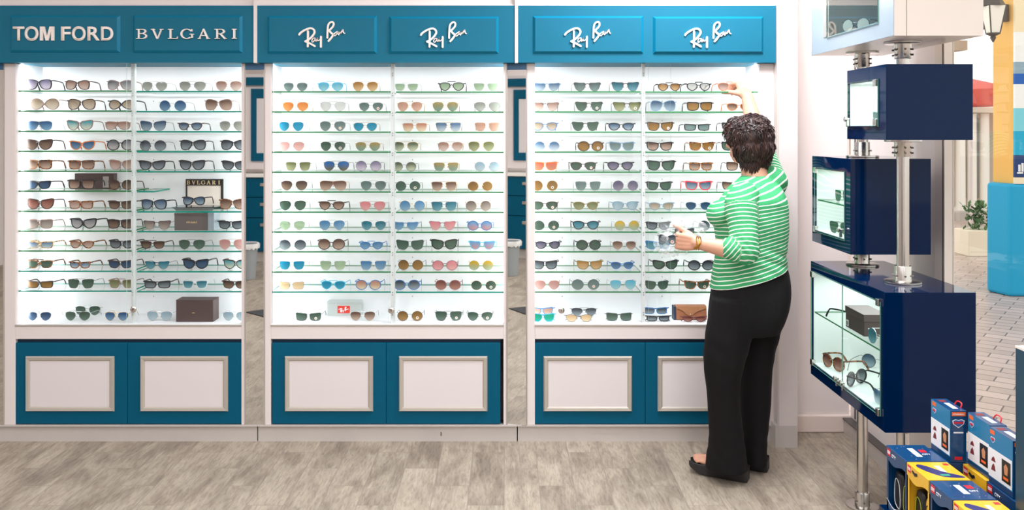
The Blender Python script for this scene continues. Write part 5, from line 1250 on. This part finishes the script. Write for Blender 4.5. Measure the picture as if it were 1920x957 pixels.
eball(H(.086, 0, -.066), .010, .022, .007); eball(H(.084, 0, -.078), .010, .018, .007)
for s_ in (-1, 1):
    eball(H(.078, s_*.030, .004), .010, .014, .009); cap_chain(b, [H(.084, s_*.015, .024), H(.078, s_*.045, .024)], [.006, .005])
    eball(H(-.002, s_*.074, -.012), .017, .007, .030); eball(H(.045, s_*.045, -.035), .024, .02, .022)
nb = P(1416, 338, 4.0)
cap_chain(b, [H(-.018, 0, -.055), hc.lerp(nb, .62), nb, nb+Vector((0, 0, -.05))], [.058, .056, .064, .085])
# torso core beneath the clothes
loft(b, [ring(1385, 1448, 345, 3.98, .07), ring(1368, 1462, 365, 3.96, .12), ring(1352, 1466, 400, 3.93, .125), ring(1350, 1464, 450, 3.92, .12), ring(1356, 1458, 500, 3.93, .115), ring(1356, 1462, 545, 3.93, .12), ring(1360, 1450, 590, 3.93, .10)])
# arms
cap_chain(b, [shL+Vector((.02, .03, 0)), shL.lerp(elL, .5), elL], [.045, .042, .038])
cap_chain(b, [elL, elL.lerp(wrL, .35)+Vector((0, 0, -.002)), elL.lerp(wrL, .75), wrL], [.042, .041, .030, .0255])
cap_chain(b, [shR, shR.lerp(elR, .5), elR], [.045, .042, .040])
cap_chain(b, [elR, elR.lerp(wrR, .35), elR.lerp(wrR, .75), wrR], [.046, .045, .037, .031])
# left hand: thumb up, fingers curled round the sunglasses; hand axis points left
def hand(w, ax, dors, thumb_side, curl, tcurl, sc=1.0):
    """w wrist, ax wrist->knuckles, dors = back-of-hand normal, thumb_side = direction of the thumb edge"""
    ax = ax.normalized(); th = (thumb_side-ax*thumb_side.dot(ax)).normalized(); pn = -(dors-ax*dors.dot(ax)-th*dors.dot(th)).normalized()  # palm normal
    def Q(a, t, p): return w+ax*(a*sc)+th*(t*sc)+pn*(p*sc)
    for t0 in (-.026, -.010, .008, .024):
        cap_chain(b, [Q(.008, t0*.6, .002), Q(.045, t0*.95, .0), Q(.086, t0*1.05, .003)], [.0165*sc, .0155*sc, .0115*sc], 12)
    cap_chain(b, [Q(.015, .016, .008), Q(.045, .030, .016)], [.017*sc, .014*sc], 12)
    for k, (t0, l) in enumerate(((.028, .92), (.0095, 1.0), (-.009, .93), (-.027, .76))):
        a = 0; p = Q(.086, t0*1.05, .004); pts = [p]; c = curl[k]
        for seg, (ln_, da) in enumerate(((.043*l, c[0]), (.026*l, c[1]), (.022*l, c[2]))):
            a += math.radians(da); p = p+(ax*math.cos(a)+pn*math.sin(a))*ln_*sc; pts.append(p)
        for i in range(3): cap_chain(b, [pts[i], pts[i+1]], [(.0098-.0009*i)*sc, (.0090-.0009*i)*sc], 10)
    p0 = Q(.030, .030, .012); d1 = (ax*tcurl[0]+th*tcurl[1]+pn*tcurl[2]).normalized(); p1 = p0+d1*.040*sc; d2 = (ax*tcurl[3]+th*tcurl[4]+pn*tcurl[5]).normalized(); p2 = p1+d2*.030*sc
    p3 = p2+(d2+pn*.15).normalized()*.022*sc
    cap_chain(b, [p0, p1], [.0145*sc, .0115*sc], 12); cap_chain(b, [p1, p2], [.0115*sc, .0105*sc], 12); cap_chain(b, [p2, p3], [.0105*sc, .0085*sc], 12)
    return Q
QL = hand(wrL, P(1270, 452, 3.77)-wrL, Vector((0, -1, 0)), Vector((0, 0, 1)), [(72, 78, 50), (78, 82, 50), (82, 84, 50), (84, 84, 55)], (.86, .42, .30, .93, .30, .22))
QR = hand(wrR, P(1389, 154, 4.425)-wrR, Vector((.62, -.55, .45)), Vector((-.55, -.55, -.2)), [(62, 62, 35), (66, 64, 38), (70, 66, 40), (74, 66, 45)], (.55, .45, .62, .55, .10, .80), 1.06)
# feet
def foot(heel, ang, L=.235):
    a = Vector((-math.cos(ang), math.sin(ang), 0)); s_ = Vector((math.sin(ang), math.cos(ang), 0))
    def Q(f, s, u): return heel+a*f+s_*s+UP*u
    cap_chain(b, [Q(.03, 0, .08), Q(.05, 0, .05), Q(.11, 0, .028)], [.032, .032, .028])
    cap_chain(b, [Q(.04, 0, .026), Q(.12, 0, .018), Q(.175, .005, .012)], [.026, .028, .022])
    cap_chain(b, [Q(.12, -.020, .012), Q(.18, -.022, .008)], [.02, .015]); cap_chain(b, [Q(.12, .022, .012), Q(.18, .022, .010)], [.02, .016])
    for k, (s0, l, r) in enumerate(((.028, .058, .0125), (.009, .056, .0092), (-.007, .050, .0086), (-.021, .043, .0080), (-.034, .034, .0075))):
        cap_chain(b, [Q(.160, s0*.9, .008), Q(.175+l*.5, s0, .012), Q(.172+l, s0, .006)], [r*1.05, r, r*.9], 10)
    return Q
NHEEL = Vector((X(1391, 3.93), 3.905, .052)); FHEEL = Vector((X(1430, 4.03), 4.02, .052)); FA = math.radians(27)
foot(NHEEL, FA); foot(FHEEL, FA)
# legs inside the trousers
cap_chain(b, [P(1380, 560, 3.87), P(1357, 700, 3.86), NHEEL+Vector((-.05, .01, .10))], [.058, .050, .035]); cap_chain(b, [P(1425, 560, 4.0), P(1416, 700, 4.01), FHEEL+Vector((-.03, .01, .10))], [.058, .050, .035])
body = sculpt('body', b, SKIN, woman, .0042, 4)
# ---- trousers
b = MB()
loft(b, [ring(1348, 1470, 488, 3.93, .140, 2.2), ring(1340, 1478, 515, 3.93, .152, 2.2), ring(1335, 1481, 545, 3.93, .160, 2.2), ring(1331, 1478, 575, 3.93, .160, 2.2), ring(1329, 1470, 600, 3.93, .15, 2.2), ring(1332, 1462, 622, 3.93, .13)])
loft(b, [ring(1335, 1430, 560, 3.87, .100), ring(1327, 1422, 600, 3.865, .100), ring(1321, 1408, 640, 3.86, .095), ring(1319.5, 1397, 680, 3.86, .090), ring(1323, 1389, 710, 3.86, .082), ring(1327, 1387, 745, 3.865, .078), ring(1329, 1389, 785, 3.875, .080), ring(1331, 1393, 820, 3.885, .085), ring(1327, 1397, 850, 3.895, .092), ring(1324, 1400, 872, 3.90, .096), ring(1324, 1400.5, 878, 3.90, .096)])
loft(b, [ring(1385, 1476, 560, 4.01, .100), ring(1388, 1469, 600, 4.01, .098), ring(1387, 1457, 640, 4.01, .092), ring(1387, 1449, 680, 4.01, .086), ring(1387, 1446, 720, 4.015, .080), ring(1388, 1445, 755, 4.02, .078), ring(1391, 1440, 800, 4.02, .080), ring(1391, 1437, 835, 4.02, .084), ring(1390, 1437, 858, 4.02, .088), ring(1392, 1433, 868, 4.02, .086)])
b.ball(P(1449, 548, 3.90), (.078, .095, .085), 24, 16); b.ball(P(1446, 552, 4.0), (.078, .09, .085), 24, 16)
def trou_post(me):
    NN = [v.normal.copy() for v in me.vertices]
    for v in me.vertices:
        c = v.co.copy(); q = noise.noise(Vector((c.x*9, c.y*9, c.z*3.2))); q2 = noise.noise(Vector((c.x*22+3, c.y*22, c.z*7)))
        n = NN[v.index]; z = c.z
        k = .0045*q+.0022*q2
        fold = math.sin((z-.70)*60+c.x*30)*.0018*math.exp(-((z-.60)/.10)**2)+math.sin(z*80+c.x*60)*.0012*math.exp(-((z-.15)/.07)**2)
        v.co += n*(k+fold)
trousers = sculpt('trousers', b, TROU, woman, .0055, 5, trou_post)
# ---- shirt
b = MB()
loft(b, [ring(1391, 1446, 330, 3.99, .060), ring(1380, 1454, 341, 3.98, .085), ring(1366, 1463, 354, 3.96, .120, 2.2), ring(1353, 1471, 372, 3.94, .142, 2.3), ring(1342, 1475, 396, 3.93, .140, 2.2), ring(1340, 1476, 425, 3.92, .135, 2.1), ring(1343, 1475, 450, 3.92, .132), ring(1343, 1472, 475, 3.92, .138), ring(1340, 1472, 495, 3.92, .148), ring(1337, 1476, 515, 3.925, .158), ring(1335.5, 1480, 538, 3.93, .165), ring(1335, 1482, 546, 3.93, .166)])
b.ball(P(1351, 402, 3.90), (.062, .075, .062), 24, 16); b.ball(P(1354, 402, 4.03), (.062, .07, .062), 24, 16)
cap_chain(b, [shL+Vector((.03, .05, .01)), shL+Vector((.0, 0, -.03)), shL.lerp(elL, .55)+Vector((.0, 0, 0)), elL+Vector((-.005, 0, .012))], [.062, .070, .064, .060])
cap_chain(b, [elL+Vector((0, 0, .01)), elL.lerp(wrL, .30)+Vector((0, 0, .004))], [.060, .050])
cap_chain(b, [shR+Vector((-.02, -.06, -.01)), shR, shR.lerp(elR, .55), elR+Vector((0, -.01, -.01))], [.075, .068, .060, .056])
def shirt_post(me):
    import bmesh
    # hem: cut the torso along a line that rises to the back, and the sleeve openings flat
    bm = bmesh.new(); bm.from_mesh(me)
    p0 = P(1336, 541, 3.93); p1 = P(1474, 498, 3.93)
    t = (p1-p0).normalized(); nrm = Vector((-t.z, 0, t.x))
    geom = bm.verts[:]+bm.edges[:]+bm.faces[:]
    bmesh.ops.bisect_plane(bm, geom=geom, plane_co=p0, plane_no=nrm, clear_inner=True)
    # widen slightly at the hem so the cloth stands off the trousers
    for v in bm.verts:
        h = (v.co-p0).dot(nrm)
        if h < .05 and v.co.z < 1.2: v.co += Vector((v.normal.x, v.normal.y, 0))*(.006*(1-h/.05))
    bm.to_mesh(me); bm.free(); me.update()
    at = me.attributes.new('stripe', 'FLOAT', 'POINT')
    up_ax = (elL-shL).normalized(); fo = (wrL-elL).normalized(); ra = (elR-shR).normalized(); vals = []
    NN = [v.normal.copy() for v in me.vertices]
    for v in me.vertices:
        c = v.co.copy()
        def dseg(a, b_):
            ab = b_-a; u = max(0, min(1, (c-a).dot(ab)/ab.length_squared)); return (c-(a+ab*u)).length, u
        d1, u1 = dseg(shL+Vector((0, 0, -.02)), elL); d2, u2 = dseg(elL, elL.lerp(wrL, .35)); d3, u3 = dseg(shR.lerp(elR, .1), elR)
        if d1 < .078 and c.y < 3.80 and u1 > .05 and not (d2 < d1*.9 and u2 > .15): s = (c-elL).dot(up_ax)*-1+.3*0 + .003
        elif d2 < .07 and c.x < elL.x+.02 and c.y < 3.82: s = .5+(c-elL).dot(fo)*.9+(c.z-elL.z)*.55
        elif d3 < .085 and c.z > shR.z-.01: s = (c-shR).dot(ra)
        else:
            slope = .30-.18*max(0, min(1, (c.z-1.0)/.35)) + .22*max(0, (c.z-1.27)/.12)
            s = c.z-(c.x-p0.x)*slope+.35*(c.y-3.93)*max(0, c.z-1.2)
        vals.append(s)
        n = NN[v.index]
        q = noise.noise(Vector((c.x*11, c.y*11, c.z*8)))*.0035+noise.noise(Vector((c.x*24, c.y*20, c.z*26+5)))*.0018
        el = math.exp(-((c-elL).length/.07)**2)*math.sin((c-elL).dot(up_ax+fo)*190)*.0035
        wa = math.exp(-(((c.z-1.02)/.07)**2))*math.sin(c.z*120+c.x*45)*.0028*(1 if c.x > 1.1 else .2)
        v.co = c+n*(q+el+wa)
    at.data.foreach_set('value', vals)
shirt = sculpt('striped_top', b, SHIRT, woman, .0055, 5, shirt_post)
sol = shirt.modifiers.new('thickness', 'SOLIDIFY'); sol.thickness = .002; sol.offset = 1
# ---- hair
def hair_mat():
    m = mat('dark_brown_hair', '#2a1a17', .5); b_ = m.node_tree.nodes['Principled BSDF']
    n = nd(m, 'ShaderNodeTexNoise'); n.inputs['Scale'].default_value = 60; n.inputs['Detail'].default_value = 2
    tc = nd(m, 'ShaderNodeTexCoord'); mp = nd(m, 'ShaderNodeMapping'); mp.inputs['Scale'].default_value = (1, 1, .15); lk(m, tc.outputs['Object'], mp.inputs[0]); lk(m, mp.outputs[0], n.inputs['Vector'])
    r = nd(m, 'ShaderNodeValToRGB'); r.color_ramp.elements[0].color = lin('#1c110f'); r.color_ramp.elements[1].color = lin('#4a2c26'); r.color_ramp.elements[0].position = .35; r.color_ramp.elements[1].position = .75
    lk(m, n.outputs['Fac'], r.inputs[0]); lk(m, r.outputs[0], b_.inputs['Base Color']); return m
HAIR = hair_mat()
b = MB()
hk = P(1407, 259, 4.02)
b.ball(hk+Vector((0, 0, .012)), (.104, .104, .100), 28, 20)
b.ball(hk+Vector((.006, -.022, -.045)), (.094, .080, .085), 28, 20)
b.ball(hk+Vector((.022, -.030, -.085)), (.070, .052, .062), 24, 16)
b.ball(hk+Vector((-.03, .04, .03)), (.080, .075, .075), 24, 16)
def hair_post(me):
    NN = [v.normal.copy() for v in me.vertices]
    for v in me.vertices:
        c = v.co.copy(); q = noise.noise(Vector((c.x*38, c.y*38, c.z*16)))*.006+noise.noise(Vector((c.x*16, c.y*16, c.z*12+9)))*.006
        v.co = c+NN[v.index]*q
hair = sculpt('hair', b, HAIR, woman, .005, 4, hair_post)
# layered strands over the cap
R2 = random.Random(3); st_ = MB()
hv = [(v.co.copy()+ORG[hair.name], v.normal.copy()) for v in hair.data.vertices]
for k in range(1500):
    c, n = hv[R2.randrange(len(hv))]
    if c.y > 4.07 and R2.random() < .6: continue
    dn = Vector((R2.uniform(-.5, .5), R2.uniform(-.3, .3), -1.0)); hgt = (c.z-hk.z)/.11
    if hgt > .25: dn = Vector((c.x-hk.x-.01, c.y-hk.y-.02, 0))*9+Vector((R2.uniform(-.7, .7), R2.uniform(-.7, .7), R2.uniform(-.6, .5)))
    tg = (dn-n*dn.dot(n)).normalized(); ln_ = R2.uniform(.018, .036); lift = R2.uniform(.001, .006)
    p = [c-n*.002, c+tg*ln_*.4+n*lift, c+tg*ln_*.8+n*lift*.9, c+tg*ln_-n*(.002 if hgt > -.6 else -.001)]
    st_.tube(p, [.0022, .0026, .0018, .0003], 4)
for k in range(90):     # nape points
    u = R2.uniform(-1, 1); a = P(1416+u*27, 308+R2.uniform(-4, 6)-abs(u)*8, 3.945+.03*abs(u)); a.y = 3.94+.045*abs(u)**1.5
    e = a+Vector((R2.uniform(-.008, .006)-.004, .004, -.030-R2.uniform(0, .016)))
    st_.tube([a+Vector((0, .01, .02)), a, a.lerp(e, .5), e], [.004, .0042, .003, .0004], 4)
so = st_.build('hair_strand', HAIR, hair, smooth=True, fix=False); so['kind'] = 'stuff'
# ---- shoes
SHOE = mat('black_rubber_sole', '#262324', .6)
def shoe(heel, ang):
    a = Vector((-math.cos(ang), math.sin(ang), 0)); s_ = Vector((math.sin(ang), math.cos(ang), 0)); h0 = Vector((heel.x, heel.y, 0))
    st2 = [(-.022, .022, .006, .052), (-.018, .034, .001, .054), (.03, .038, .001, .052), (.10, .040, .002, .046), (.165, .047, .006, .044), (.205, .046, .016, .046), (.235, .034, .026, .046), (.248, .018, .034, .047)]
    mb = MB(); vs = []; fs = []; n = 12
    secs = spline([Vector((q[0], q[1], q[2])) for q in st2], 4, False); tops = spline([Vector((q[3], 0, 0)) for q in st2], 4, False)
    for q, tp in zip(secs, tops):
        f, hw, z0 = q; z1 = tp.x
        loop = [(-hw*.92, z0), (hw*.92, z0), (hw, z0+.004), (hw, z1+.006), (hw*.93, z1+.009), (hw*.84, z1+.002), (hw*.8, z1-.004), (-hw*.8, z1-.004), (-hw*.84, z1+.002), (-hw*.93, z1+.009), (-hw, z1+.006), (-hw, z0+.004)]
        for s, z in loop: vs.append(h0+a*f+s_*s+UP*z)
    R_ = len(secs)
    for i in range(R_-1):
        for k in range(n): fs.append((i*n+k, i*n+(k+1) % n, (i+1)*n+(k+1) % n, (i+1)*n+k))
    fs.append(tuple(range(n-1, -1, -1))); fs.append(tuple((R_-1)*n+k for k in range(n)))
    mb.add(vs, fs)
    return mb.build('wedge_sandal', SHOE, woman, smooth=True)
shoe(NHEEL, FA); shoe(FHEEL, FA)
# ---- jewellery
g = MB(); wa = (wrL-elL).normalized(); wc = wrL-wa*.004
u = wa.cross(UP).normalized(); v_ = wa.cross(u).normalized()
for k, o_ in enumerate((-.008, 0, .008)):
    pts = []
    for i in range(25):
        t = 2*PI*i/24; rr = .0305+.0015*math.sin(t*6+k*2); pts.append(wc+wa*(o_+.003*math.sin(t*3+k))+u*math.cos(t)*rr+v_*math.sin(t)*rr*.98)
    g.tube(pts, .0022, 6)
g.build('bracelet', mat('gold_metal', '#d9a63c', .25, 1), woman, smooth=True)
g = MB(); pts = []
for i in range(33):
    t = 2*PI*i/32; pts.append(nb+Vector((.072*math.cos(t)-.002, .072*math.sin(t), .012-.016*math.cos(t-.4))))
g.tube(pts, .0012, 5); g.build('necklace', mat('fine_silver', '#cfcac4', .25, 1), woman, smooth=True)
# ---- clear bag with sunglasses held in the left hand
gp = P(1251, 449, 3.70)
put_glasses(gp.x, gp.y, gp.z-.024, .078, 'bf', 'd', 'dgr', 'folded dark sunglasses with round sticker, held in the left hand of the person', None, rz=-.35, folded=True, sticker='r', hs=1.35, rx=.1)
gp = P(1284, 434, 3.80)
put_glasses(gp.x, gp.y, gp.z-.018, .10, 'rc', 'd', 'dgr', 'dark sunglasses in the clear bag behind the wrist of the person', None, rz=.3, folded=True)
def film_mat():
    m = bpy.data.materials.new('clear_plastic_film'); m.use_nodes = True; b_ = m.node_tree.nodes['Principled BSDF']; out = m.node_tree.nodes['Material Output']
    b_.inputs['Base Color'].default_value = (.9, .93, .94, 1); b_.inputs['Roughness'].default_value = .15; b_.inputs['Specular IOR Level'].default_value = .9
    t = nd(m, 'ShaderNodeBsdfTransparent'); lw = nd(m, 'ShaderNodeLayerWeight'); lw.inputs[0].default_value = .35
    ma = nd(m, 'ShaderNodeMath', operation='MULTIPLY_ADD'); lk(m, lw.outputs['Facing'], ma.inputs[0]); ma.inputs[1].default_value = .7; ma.inputs[2].default_value = .16
    mx = nd(m, 'ShaderNodeMixShader'); lk(m, ma.outputs[0], mx.inputs[0]); lk(m, t.outputs[0], mx.inputs[1]); lk(m, b_.outputs[0], mx.inputs[2]); lk(m, mx.outputs[0], out.inputs[0])
    return m
bg = MB(); Rr = random.Random(11)
def lobe(cpx, cpy, d, hw, hh, seed, rot=0):
    n1, n2 = 22, 16; c = P(cpx, cpy, d); vs = []; fs = []
    for i in range(n1+1):
        for j in range(n2+1):
            uu = i/n1*2-1; vv = j/n2*2-1; r = 1-.25*abs(uu*vv)
            x = uu*hw*r; z = vv*hh*r; x, z = x*math.cos(rot)-z*math.sin(rot), x*math.sin(rot)+z*math.cos(rot)
            p = Vector((x*14+seed, z*14, seed)); q = noise.noise(p)*.022+abs(noise.noise(p*2.3))*.018+noise.noise(p*5)*.005
            e = .85+.25*noise.noise(Vector((uu*2, vv*2, seed)))
            vs.append((c.x+x*e, c.y+q-.012*math.cos(uu*PI/2)*math.cos(vv*PI/2), c.z+z*e))
    for i in range(n1):
        for j in range(n2): fs.append((i*(n2+1)+j, (i+1)*(n2+1)+j, (i+1)*(n2+1)+j+1, i*(n2+1)+j+1))
    bg.add(vs, fs)
lobe(1262, 428, 3.80, .075, .055, 1.3, .3); lobe(1245, 456, 3.72, .055, .060, 4.1, -.3); lobe(1305, 426, 3.83, .060, .050, 7.7, -.5); lobe(1265, 470, 3.81, .075, .035, 9.2, .1); lobe(1252, 446, 3.70, .035, .03, 12.2, .1)
o = bg.build('plastic_bag', film_mat(), None, smooth=True, fix=False); tag(o, 'crumpled clear plastic bag held in the left hand of the person', 'plastic bag')
